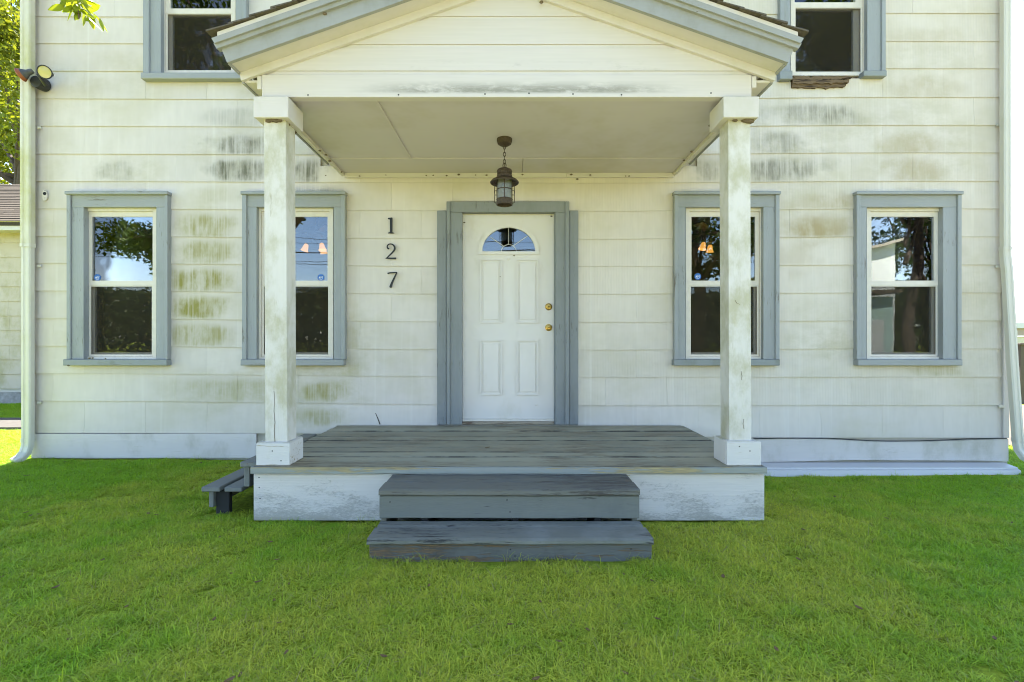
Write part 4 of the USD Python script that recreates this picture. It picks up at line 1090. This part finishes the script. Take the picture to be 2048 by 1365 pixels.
# ------------------------------------------------------------------ floodlight
fl = thing('floodlight', 'double security floodlight with one round yellow lens at the upper left corner', 'floodlight', (X(80, 4.62), 4.70, Z(170, 4.62)))
fd = 4.60
obj('junction_box', lathe([(0, .10), (.052, .095), (.060, .05), (.062, .0), (0, 0)], 24, (X(81, 4.7), 4.744, Z(166, 4.7)), (0.0, -1, -.12)), M['black_plastic'], fl, smooth=40)
obj('bracket', tube([(X(81, fd), 4.66, Z(164, fd)), (X(80, fd), 4.61, Z(156, fd)), (X(76, fd), 4.60, Z(148, fd))], [.022, .016, .014], 10), M['black_plastic'], fl, smooth=True)
def bullet(c, ax, rim, shell, lens):
    ax = np.array(ax, float); ax /= np.linalg.norm(ax); c = np.array(c)
    K = .72
    sc = lambda pr: [(a_ * K, b_ * K) for a_, b_ in pr]
    obj('lamp_shell', lathe(sc([(0, -.155), (.028, -.15), (.034, -.12), (.036, -.09), (.055, -.055), (.066, -.034), (.062, -.03), (0, -.032)]), 30, c, ax), M[shell], fl, smooth=40)
    obj('lamp_hood', lathe(sc([(.064, -.036), (.0665, -.034), (.074, -.02), (.080, .0), (.076, .001), (.064, -.030), (.064, -.036)]), 30, c, ax), M['flood_sunglow' if lens == 'flood_sunglow' else shell], fl, smooth=40)
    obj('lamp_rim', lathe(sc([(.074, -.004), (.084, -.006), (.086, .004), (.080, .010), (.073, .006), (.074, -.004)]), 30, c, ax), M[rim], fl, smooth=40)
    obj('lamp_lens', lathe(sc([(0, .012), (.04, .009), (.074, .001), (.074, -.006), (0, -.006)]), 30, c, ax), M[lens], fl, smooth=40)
bullet((X(98.5, fd), 4.555, Z(149.5, fd)), (.28, -.90, -.30), 'black_plastic', 'black_plastic', 'flood_lens')
bullet((X(44.5, fd), 4.585, Z(151.5, fd)), (-.80, -.18, -.42), 'flood_sunglow', 'flood_grey', 'flood_sunglow')

# small fixings on the wall
hk = obj('wall_plate', extrude_xz(Polygon([(X(89.5 + 5 * math.cos(a), 4.745), Z(391 - 11 * math.sin(a), 4.745)) for a in np.linspace(0, 2 * np.pi, 24, endpoint=False)]), 4.742, 4.752), M['vinyl'], label='small oval cream plate with a hole on the siding above the left window', cat='wall plate')
obj('plate_hole', extrude_xz(Point(X(89, 4.74), Z(387, 4.74)).buffer(.016), 4.740, 4.743), M['black'], hk)
for py in (381, 396, 400):
    obj('screw', lathe([(0, .002), (.004, .001), (.004, 0), (0, 0)], 8, (X(90, 4.742), 4.742, Z(py, 4.742)), (0, -1, 0)), M['black'], hk)
# things lying about
obj('twig', tube([(X(751, 4.70), 4.70, Z(826, 4.70)), (X(756, 4.70), 4.69, Z(836, 4.70)), (X(760, 4.70), 4.70, Z(848.5, 4.70))], [.003, .005, .006], 6), M['wood_post'], label='short twig leaning on the wall at the deck edge left of the door', cat='twig')
def dry_leaf(x, y, z, s, rot):
    u = np.linspace(-1, 1, 7); pts = []
    for a in u:
        wv = (1 - a * a) ** .7 * .45
        pts.append([(a, -wv, .25 * a * a + .25 * wv), (a, 0, .2 * a * a), (a, wv, .25 * a * a + .35 * wv)])
    v = np.array(pts).reshape(-1, 3) * s; f = []
    for i in range(6):
        for j in range(2):
            q = i * 3 + j; f += [(q, q + 1, q + 4), (q, q + 4, q + 3)]
    c, sn = math.cos(rot), math.sin(rot)
    v = v @ np.array([[c, sn, 0], [-sn, c, 0], [0, 0, 1]])
    v2 = v - np.array([0, 0, .0008]); n = len(v)
    return np.vstack([v, v2]) + np.array([x, y, z]), np.array(f + [(c_ + n, b_ + n, a_ + n) for a_, b_, c_ in f])
M['dry_leaf'] = plain('dry_leaf', (.16, .09, .03), .7)
obj('dry_leaf', dry_leaf(X(975, 3.74), 3.74, .377, .022, .4), M['dry_leaf'], label='small curled brown leaf on the porch deck', cat='leaf', smooth=True)

# ------------------------------------------------------------------ ceiling fans with lit shades inside the rooms
def ceiling_fan(x, y, label):
    t = thing('ceiling_fan', label, 'ceiling fan', (x, y, 2.3), 'ceiling fans inside the ground floor rooms' if False else None)
    zc = 2.62
    obj('mount', lathe([(0, 2.899), (.07, 2.898), (.06, 2.85), (.014, 2.83), (.014, zc + .08), (0, zc + .08)], 20, (x, y, 0)), M['fan_brown'], t, smooth=40)
    obj('motor', lathe([(0, zc + .085), (.10, zc + .08), (.13, zc + .03), (.12, zc - .03), (.06, zc - .05), (.045, zc - .13), (0, zc - .14)], 24, (x, y, 0)), M['fan_brown'], t, smooth=40)
    for k in range(5):
        a = k * 2 * np.pi / 5 + .3
        v, f = cbox(.16, .62, -.06, .06, zc - .006, zc + .004, .002)
        c, s = math.cos(a), math.sin(a)
        v = np.stack([v[:, 0] * c - v[:, 1] * s + x, v[:, 0] * s + v[:, 1] * c + y, v[:, 2] + v[:, 1] * .12], 1)
        obj('blade', (v, f), M['fan_brown'], t)
    for k in range(3):
        a = k * np.pi * 2 / 3 + 3.45
        c, s = math.cos(a), math.sin(a)
        ax = (c * .30, s * .30, -.95)
        p = np.array([x + .125 * c, y + .125 * s, zc - .14])
        obj('lamp_arm', tube([(x, y, zc - .09), p + np.array([0, 0, .03]), p], .010, 6), M['fan_brown'], t)
        obj('lamp_shade', lathe([(.014, 0), (.026, .010), (.033, .04), (.040, .075), (.050, .098), (.048, .099), (.037, .075), (.030, .04), (.011, .004), (.014, 0)], 20, p, ax), M['lamp'], t, smooth=40)


ceiling_fan(X(634, 6.3), 6.3, 'ceiling fan with lit shades seen through the window behind the left post')
ceiling_fan(X(1424, 6.2), 6.2, 'ceiling fan with lit amber shades seen through the window behind the right post')

# ------------------------------------------------------------------ neighbour outbuilding on the left
gb = thing('outbuilding', 'tan sided outbuilding with a brown shingle roof behind the left corner', 'outbuilding', (-9, 9, 0))
GY, GX0, GX1 = 9.0, -12.6, -6.3
obj('foundation', cbox(GX0, GX1, GY + .02, GY + 5.8, -.3, Z(785, GY), .003), M['foundation'], gb)
obj('wall', cbox(GX0, GX1, GY + .03, GY + 5.8, Z(785, GY) + .001, 3.30, .003), M['porch_white'], gb)
M['tan_siding'] = paint('tan_siding', (0.50, 0.43, 0.335), grain='x', tone=.06, dirt=((0.30, 0.26, 0.10), .55, 2.2), bump=.1)
rowsB = [456] + [485.5 + 29.2 * i for i in range(11)]
rb = np.random.default_rng(6)
for a, b in zip(rowsB[:-1], rowsB[1:]):
    z0, z1 = Z(b, GY), Z(a, GY) + .012
    e = [GX0] + list(np.arange(GX0 + .3 + rb.uniform(0, .6), GX1, .61)) + [GX1]
    for p, q in zip(e[:-1], e[1:]):
        if q < -10.4 and False: continue
        v = np.array([(p + .001, GY, z0), (q - .001, GY, z0), (p + .001, GY + .007, z0), (q - .001, GY + .007, z0), (p + .001, GY + .014, z1), (q - .001, GY + .014, z1), (p + .001, GY + .021, z1), (q - .001, GY + .021, z1)])
        obj('siding_panel', trimesh.convex.convex_hull(v), M['tan_siding'], gb)
obj('fascia', cbox(GX0 - .3, GX1 + .2, GY - .32, GY - .29, 3.22, 3.40, .003), M['porch_white'], gb)
obj('soffit', cbox(GX0 - .3, GX1 + .2, GY - .288, GY + .03, 3.24, 3.26, .003), M['porch_white'], gb)
rg = (Z(372, 12.0) - 3.38) / 3.3
zz = lambda y: 3.385 + (y - (GY - .34)) * rg
obj('roof', prism_x([(GY - .33, 3.36), (12.0, zz(12.0) - .02), (15.3, 3.36), (15.3, 3.30), (GY - .33, 3.30)], GX0 - .3, GX1 + .2), M['shade_shingle'], gb)
ncr = 22
for c in range(ncr):
    y0, y1 = GY - .36 + c * .156, GY - .36 + (c + 1) * .156 + .03
    e = [GX0 - .32] + list(np.arange(GX0 - .2 + .3 * (c % 2) + rb.uniform(0, .1), GX1 + .1, .9)) + [GX1 + .22]
    for p, q in zip(e[:-1], e[1:]):
        if p > -8.5: continue
        h = rb.uniform(.010, .017)
        v = np.array([(p, y0, zz(y0) + .001), (q - .006, y0, zz(y0) + .001), (p, y0, zz(y0) + h), (q - .006, y0, zz(y0) + h), (p, y1, zz(y1) - .012), (q - .006, y1, zz(y1) - .012), (p, y1, zz(y1) - .004), (q - .006, y1, zz(y1) - .004)])
        obj('shingle', trimesh.convex.convex_hull(v), M['shade_shingle'], gb)

# ------------------------------------------------------------------ right hand distance
fp = thing('fence_post', 'weathered brown fence post beyond the right downspout', 'fence post', (10.3, 9.7, 0))
obj('post', loft([[(10.19 + a, 9.6, z), (10.43 + a, 9.6, z), (10.43 + a, 9.84, z), (10.19 + a, 9.84, z)] for z, a in ((-.15, 0), (.6, .01), (1.12, .015))]), M['wood_post'], fp)
obj('cap', cbox(10.17, 10.47, 9.57, 9.87, 1.121, 1.17, .012), M['wood_post'], fp)
M['far_white'] = plain('far_roof_edge', (0.35, 0.35, 0.35), .7)
bb = thing('brick_building', 'low red brick building with a white flat roof edge far beyond the right corner', 'building', (75, 60, 0))
obj('wall', cbox(61, 96, 60, 72, -.1, Z(657, 60), .01), M['brick'], bb)
obj('roof', cbox(60.5, 96.5, 59.5, 72.5, Z(656.8, 60), Z(646, 60), .03), M['far_white'], bb)
M['dark_glass'] = plain('far_window_dark', (.05, .06, .07), .2)
for i in range(11):
    x = 62.0 + i * 3.1
    w = obj('window', cbox(x, x + 1.3, 59.93, 60.02, Z(670, 60), Z(661, 60), .01), M['far_white'], bb)
    obj('pane', cbox(x + .15, x + 1.15, 59.91, 59.95, Z(669, 60) + .05, Z(661.5, 60) - .1, .005), M['dark_glass'], w)
lw = thing('low_wall', 'pale grey low wall in front of the far brick building', 'wall', (70, 50, 0))
obj('wall_body', cbox(48, 90, 50, 50.3, -.1, Z(674, 50), .02), M['concrete'], lw)
obj('coping', cbox(47.9, 90.1, 49.9, 50.4, Z(674, 50) + .001, Z(671.5, 50), .02), M['white_wall'], lw)

# ------------------------------------------------------------------ trees
def leaves(centers, size, rng, squash=.55):
    n = len(centers)
    u = rng.normal(size=(n, 3)); u /= np.linalg.norm(u, axis=1, keepdims=True)
    w = rng.normal(size=(n, 3)); w[:, 2] *= .7; w -= (w * u).sum(1, keepdims=True) * u; w /= np.linalg.norm(w, axis=1, keepdims=True)
    nn = np.cross(u, w)
    s = size * rng.uniform(.6, 1.35, (n, 1))
    a = centers - u * s * .5; c = centers + u * s * .5
    b = centers + w * s * squash * .5 + nn * s * .12; d_ = centers - w * s * squash * .5 + nn * s * .12
    v = np.stack([a, b, c, d_], 1).reshape(-1, 3)
    k = np.arange(n)[:, None] * 4
    f = np.vstack([k + np.array([0, 1, 2]), k + np.array([0, 2, 3])])
    uv = np.repeat(np.stack([rng.random(n), rng.random(n)], 1), 4, 0)
    return v, f, uv


def tree(label, base, height, r, n, size, mat, seed, low=.28, flat=1.0, cat='tree', name='tree', gaps=36, trunk=1.0):
    rng = np.random.default_rng(seed)
    bx, by = base; bz = float(ground_z(bx, by)) - .05
    t = thing(name, label, cat, (bx, by, bz + .05))
    th = height * .62
    pts = [(bx + rng.normal(0, .10) * i, by + rng.normal(0, .10) * i, bz + th * i / 5) for i in range(6)]
    tr = (height * .020 + .05) * trunk
    parts = [tube(pts, np.linspace(tr, tr * .35, 6), 9)]
    clumps = []
    for i in range(gaps):
        for _ in range(60):
            q = rng.uniform(-1, 1, 3)
            if q @ q < 1 and q @ q > .12: break
        zc = bz + height * (low + (1 - low) * (q[2] * .5 + .5) * .96)
        taper = 1.0 - .35 * max(0, q[2])
        clumps.append((np.array([bx + q[0] * r * taper, by + q[1] * r * taper * flat, zc]), r * rng.uniform(.22, .38)))
    for c, cr in clumps[::2]:
        k = rng.uniform(.35, .95)
        s = np.array(pts[0]) + (np.array(pts[-1]) - np.array(pts[0])) * k
        mid = (s + c) / 2 + rng.normal(0, .15, 3) + np.array([0, 0, .1 * r])
        parts.append(tube([s, mid, c], [tr * .30, tr * .2, tr * .06], 6))
    obj('trunk', parts, M['bark'], t, smooth=True)
    per = n // len(clumps)
    cen = []
    for c, cr in clumps:
        q = rng.normal(size=(per, 3)); q /= np.linalg.norm(q, axis=1, keepdims=True)
        q *= cr * rng.random((per, 1)) ** .45
        q[:, 2] *= .75
        cen.append(c + q)
    v, f, uv = leaves(np.vstack(cen), size, rng)
    obj('crown', (v, f), M[mat], t, uv=uv)
    return t


tree('sunlit yellow green tree above the outbuilding roof at the left edge', (-17.2, 16.5), 14, 4.6, 34000, .17, 'leaf_bright', 1, low=.18)
tree('taller yellow green tree standing behind the first one at the left edge', (-24.5, 22.5), 19, 6.0, 30000, .24, 'leaf_bright', 2, low=.12)
# across the street, seen mirrored in the panes
tree('dark spreading tree mirrored in the leftmost ground floor window', (-17.5, -16.8), 13, 4.2, 14000, .26, 'leaf_mid', 3, low=.3)
tree('rounded bush like tree mirrored low in the window behind the left post', (-7.0, -16.2), 5.0, 1.6, 7000, .20, 'leaf_mid', 4, low=.15)
tree('dense dark tree mirrored in the window behind the right post', (10.5, -17.5), 17, 4.8, 16000, .28, 'leaf_dark', 5, low=.15)
tree('dark conifer like tree mirrored in the rightmost window', (25.0, -18.5), 15, 4.6, 14000, .26, 'leaf_dark', 6, low=.15)

# overhanging yard tree whose lowest spray hangs into the top left of the picture
yt = thing('yard_tree', 'leafy tree with a bright green spray hanging in front of the upper left wall', 'tree', (-6.6, -3.2, 0))
rng = np.random.default_rng(31)
trunk = [(-6.6, -3.2, -.1), (-6.55, -3.15, 1.5), (-6.45, -3.0, 3.2), (-6.4, -2.9, 5.0), (-6.5, -2.8, 7.5)]
tp = [tube(trunk, [.30, .25, .22, .18, .08], 12)]
limb = [(-6.45, -3.0, 3.3), (-4.6, -1.6, 4.6), (-2.6, -.2, 4.6), (-1.5, .8, 3.7), (-1.08, 1.08, 2.6), (-.985, 1.10, 2.02)]
tp.append(tube(limb, [.12, .09, .06, .03, .008, .003], 8))
cl = []
for i in range(46):
    q = rng.normal(size=3); q /= np.linalg.norm(q); q *= rng.uniform(.35, 1) ** .5
    c = np.array([-7.6, -3.6, 7.6]) + q * np.array([3.0, 2.2, 3.2])
    cl.append((c, rng.uniform(.6, 1.1)))
    if i % 3 == 0:
        tp.append(tube([(-6.45, -2.9, 4.2 + rng.uniform(0, 2)), (np.array([-6.45, -2.9, 5.5]) + c) / 2 + np.array([0, 0, .3]), c], [.07, .05, .015], 6))
cl += [(np.array([-4.4, -1.5, 4.7]), .8), (np.array([-3.2, -.7, 5.0]), .7)]
obj('trunk', tp, M['bark'], yt, smooth=True)
cen = []
for c, cr in cl:
    q = rng.normal(size=(330, 3)); q /= np.linalg.norm(q, axis=1, keepdims=True); q *= cr * rng.random((330, 1)) ** .45; q[:, 2] *= .7
    cen.append(c + q)
v, f, uv = leaves(np.vstack(cen), .17, rng)
obj('crown', (v, f), M['leaf_mid'], yt, uv=uv)


def spray_leaf(p, dirv, length, width, rng, curl=.2):
    dirv = np.array(dirv, float); dirv /= np.linalg.norm(dirv)
    side = np.cross(dirv, rng.normal(size=3)); side /= np.linalg.norm(side); nn = np.cross(dirv, side)
    ts = np.linspace(0, 1, 6); wv = np.sin(np.pi * ts ** .8) * width / 2 + .0006
    pts = []
    for t_, w_ in zip(ts, wv):
        c = np.array(p) + dirv * length * t_ + nn * curl * length * t_ * t_ * .5
        pts += [c - side * w_ + nn * w_ * .3, c, c + side * w_ + nn * w_ * .3]
    f = []
    for i in range(5):
        for j in range(2):
            q = i * 3 + j; f += [(q, q + 1, q + 4), (q, q + 4, q + 3)]
    n = len(pts)
    return np.array(pts), np.array(f), np.full((n, 2), rng.random())


tipx, tipz = X(158, 1.1), Z(20, 1.1)
for i in range(48):
    fx, fz = rng.normal(0, .22), rng.uniform(-.3, 1.2)
    p = np.array([tipx + fx * .05, 1.10 + rng.normal(0, .02), tipz + fz * .045])
    dv = np.array([fx * 1.6 + rng.normal(0, .5), rng.normal(0, .5), -.35 + rng.normal(0, .45)])
    v, f, uv = spray_leaf(p, dv, rng.uniform(.026, .042), rng.uniform(.009, .014), rng)
    obj('leaf', (v, f), M['twig_leaf'], yt, uv=uv, smooth=True)
v, f, uv = spray_leaf((X(200, 1.1), 1.1, Z(36, 1.1)), (.35, 0, -1), .03, .008, rng); obj('leaf', (v, f), M['twig_leaf'], yt, uv=uv, smooth=True)
obj('stem', tube([(-.985, 1.10, 2.03), (tipx - .004, 1.10, tipz + .03), (tipx, 1.10, tipz - .02)], .0016, 5), M['bark'], yt)
# second yard tree on the right, mirrored in the right panes
tree('street side tree with a thick trunk mirrored in the far right window', (11.2, -3.8), 13.5, 3.5, 24000, .15, 'leaf_mid', 9, low=.36, flat=.7, trunk=.5)

rng = np.random.default_rng(91)
n = 110000
cx_ = rng.uniform(-95, 95, n)
hgt = 5.0 + 4.0 * meshkit.fbm(np.stack([cx_ * .12, cx_ * 0, cx_ * 0], -1), 4, 8)
c_ = np.stack([cx_, -46 + rng.normal(0, 2.0, n), hgt * rng.random(n) ** .7], 1)
v, f, uv = leaves(c_, .62, rng)
obj('far_tree_line', (v, f), M['leaf_dark'], uv=uv, label='distant green tree line across the street mirrored in the lower panes', cat='tree line', kind='stuff')

# ------------------------------------------------------------------ buildings and wires across the street, seen mirrored
nb = thing('pale_building', 'pale shed roofed building across the street mirrored in the rightmost window', 'building', (16, -17, 0))
obj('wall', extrude_xz(Polygon([(14.6, -.1), (17.85, -.1), (17.85, 5.8), (14.6, 5.0)]), -20, -12.7), M['white_wall'], nb)
v, f = extrude_xz(Polygon([(14.3, 4.93), (18.05, 5.86), (18.05, 5.98), (14.3, 5.05)]), -20.3, -12.4)
obj('roof', (v, f), M['concrete'], nb)
sg = thing('mint_garage', 'low mint green garage mirrored in the lower rightmost pane', 'garage', (15, -12, 0))
obj('wall', cbox(13.6, 16.1, -12.6, -10.6, -.1, 3.05, .01), M['mint_wall'], sg)
obj('roof', extrude_xz(Polygon([(13.4, 3.05), (16.3, 3.22), (16.3, 3.38), (13.4, 3.21)]), -12.65, -10.3), M['wood_pole'], sg)
obj('door', cbox(14.4, 15.7, -10.6, -10.56, .0, 2.1, .01), M['white_wall'], sg)
for px_, lab in ((-34, 'timber utility pole at the left end of the wires across the street'), (30, 'timber utility pole at the right end of the wires across the street')):
    up = thing('utility_pole', lab, 'utility pole', (px_, -16, 0))
    obj('mast', tube([(px_, -16, -.2), (px_, -16, 9)], [.16, .12], 10), M['wood_pole'], up)
    obj('cross_arm', cbox(px_ - .06, px_ + .06, -17.0, -15.0, 8.2, 8.32), M['wood_pole'], up)
for k, (za, zb, r) in enumerate(((7.4, 5.4, .012), (6.5, 6.0, .010), (5.9, 5.7, .03), (5.35, 5.3, .012), (5.2, 5.25, .014))):
    xs_ = np.linspace(-34, 30, 17)
    zz_ = np.interp(xs_, [-34, -8, 30], [za + 1.0, (za + zb) / 2, zb + 1.0])
    obj('overhead_wire', tube(np.stack([xs_, np.full(17, -15.6 - .1 * k), zz_], 1), r, 5), M['black'], label=('uppermost', 'second', 'thick middle', 'fourth', 'lowest')[k] + ' overhead wire mirrored in the window behind the left post', cat='wire', group='overhead wires across the street')

# ------------------------------------------------------------------ grass
def grass_patch(seed, size=.25, n=560, tall=False):
    r = np.random.default_rng(seed)
    x, y = r.uniform(-size / 2, size / 2, n), r.uniform(-size / 2, size / 2, n)
    h = r.gamma(6, .0041, n) if not tall else r.uniform(.06, .14, n)
    h = np.clip(h, .018, .15)
    az = r.uniform(0, 2 * np.pi, n); lean = np.abs(r.normal(1.15, .6, n))
    w = r.uniform(.0009, .0020, n)
    dx_, dy_ = np.cos(az), np.sin(az); tw = az + np.pi / 2 + r.normal(0, .5, n)
    sx_, sy_ = np.cos(tw), np.sin(tw)
    P = []
    ts = (0, .4, .75, 1.0); ws = (1.0, .95, .6, 0.0)
    vs, uvs = [], []
    rr = r.random(n)
    for t_, wv in zip(ts, ws):
        out = lean * h * t_ ** 1.8
        cx_, cy_ = x + dx_ * out, y + dy_ * out
        cz_ = h * (t_ - .28 * lean * t_ ** 2)
        if wv > 0:
            vs.append(np.stack([cx_ - sx_ * w * wv, cy_ - sy_ * w * wv, cz_], 1)); uvs.append(np.stack([rr, np.full(n, t_)], 1))
            vs.append(np.stack([cx_ + sx_ * w * wv, cy_ + sy_ * w * wv, cz_], 1)); uvs.append(np.stack([rr, np.full(n, t_)], 1))
        else:
            vs.append(np.stack([cx_, cy_, cz_], 1)); uvs.append(np.stack([rr, np.full(n, t_)], 1))
    v = np.stack(vs, 1); uv = np.stack(uvs, 1)
    k = np.arange(n)[:, None] * 7
    f = np.vstack([k + np.array(q) for q in ((0, 1, 3), (0, 3, 2), (2, 3, 5), (2, 5, 4), (4, 5, 6))])
    return v.reshape(-1, 3), f, uv.reshape(-1, 2)


pi = UsdGeom.PointInstancer.Define(stage, '/World/grass')
setdata(pi.GetPrim(), label='short green lawn grass with yellowish patches', category='grass', kind='stuff')
protos = []
UsdGeom.Scope.Define(stage, '/World/grass/kinds')
NP = 8
for k in range(NP):
    v, f, uv = grass_patch(100 + k, n=1350)
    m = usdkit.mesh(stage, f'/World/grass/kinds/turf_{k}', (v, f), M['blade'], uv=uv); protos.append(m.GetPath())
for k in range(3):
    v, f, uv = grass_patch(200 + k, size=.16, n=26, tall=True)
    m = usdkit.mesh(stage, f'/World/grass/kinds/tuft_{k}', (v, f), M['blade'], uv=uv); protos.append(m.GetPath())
for k in range(3):
    r_ = np.random.default_rng(300 + k)
    v, f = dry_leaf(0, 0, .026, r_.uniform(.011, .02), r_.uniform(0, 6)); protos.append(usdkit.mesh(stage, f'/World/grass/kinds/fallen_leaf_{k}', (v, f), M['dry_leaf'], smooth=True).GetPath())
P, I, O, S = [], [], [], []
rg_ = np.random.default_rng(77)
block = unary_union([sbox(-1.72, 3.22, 1.67, 4.8), sbox(-.77, 2.66, .75, 3.3), sbox(HX0 + .02, 4.72, HX1 - .02, 13), sbox(2.36, 4.56, 4.86, 4.8), sbox(-16, 6.32, -5.05, 7.18), sbox(6.0, -2, 10, 20), sbox(-13, GY - .02, -6, 14), sbox(-2.11, 3.34, -1.8, 4.28)])
step = .195
for y in np.arange(1.25, 12.0, step):
    for x in np.arange(-13, 13, step):
        if y < 4.9:
            if abs(x) > 1.10 * y + .55: continue
        else:
            if not ((-1.12 * y - .4 < x < -4.4 and y < 9.2) or (4.8 < x < 6.1 and y < 8)): continue
        px_, py_ = x + rg_.uniform(-.05, .05), y + rg_.uniform(-.05, .05)
        if block.intersects(sbox(px_ - .10, py_ - .10, px_ + .10, py_ + .10)) and block.contains(Point(px_, py_)): continue
        if block.intersection(sbox(px_ - .11, py_ - .11, px_ + .11, py_ + .11)).area > .012: 
            # shift a small patch to hug the edge
            continue
        P.append((px_, py_, float(ground_z(px_, py_)))); I.append(int(rg_.integers(NP))); O.append(rg_.uniform(0, 2 * np.pi)); S.append(rg_.uniform(.85, 1.15))
# fill along edges with smaller patches, and scatter taller tufts
for _ in range(9000):
    y = rg_.uniform(1.3, 9.2); x = rg_.uniform(-1.1 * y - .5, 1.1 * y + .5)
    if y > 4.9 and not (x < -4.4 or 4.8 < x < 6.1): continue
    d_ = block.distance(Point(x, y))
    if .035 < d_ < .13:
        P.append((x, y, float(ground_z(x, y)))); I.append(int(rg_.integers(NP))); O.append(rg_.uniform(0, 2 * np.pi)); S.append(.26)
    if (.015 < d_ < .06 and rg_.random() < .25) or (d_ > .06 and rg_.random() < .012):
        P.append((x, y, float(ground_z(x, y)))); I.append(NP + int(rg_.integers(3))); O.append(rg_.uniform(0, 2 * np.pi)); S.append(rg_.uniform(.5, .85))
for _ in range(80):
    y = rg_.uniform(1.5, 4.6); x = rg_.uniform(-1.1 * y, 1.1 * y)
    if block.distance(Point(x, y)) > .05:
        P.append((x, y, float(ground_z(x, y)))); I.append(NP + 3 + int(rg_.integers(3))); O.append(rg_.uniform(0, 6.28)); S.append(rg_.uniform(.7, 1.2))
pi.CreatePrototypesRel().SetTargets(protos)
pi.CreateProtoIndicesAttr(Vt.IntArray(I))
pi.CreatePositionsAttr(Vt.Vec3fArray.FromNumpy(np.array(P, np.float32)))
pi.CreateOrientationsAttr(Vt.QuathArray([Gf.Quath(math.cos(a / 2), 0, 0, math.sin(a / 2)) for a in O]))
pi.CreateScalesAttr(Vt.Vec3fArray.FromNumpy(np.repeat(np.array(S, np.float32)[:, None], 3, 1)))
print('siding panels', count, 'grass instances', len(P))
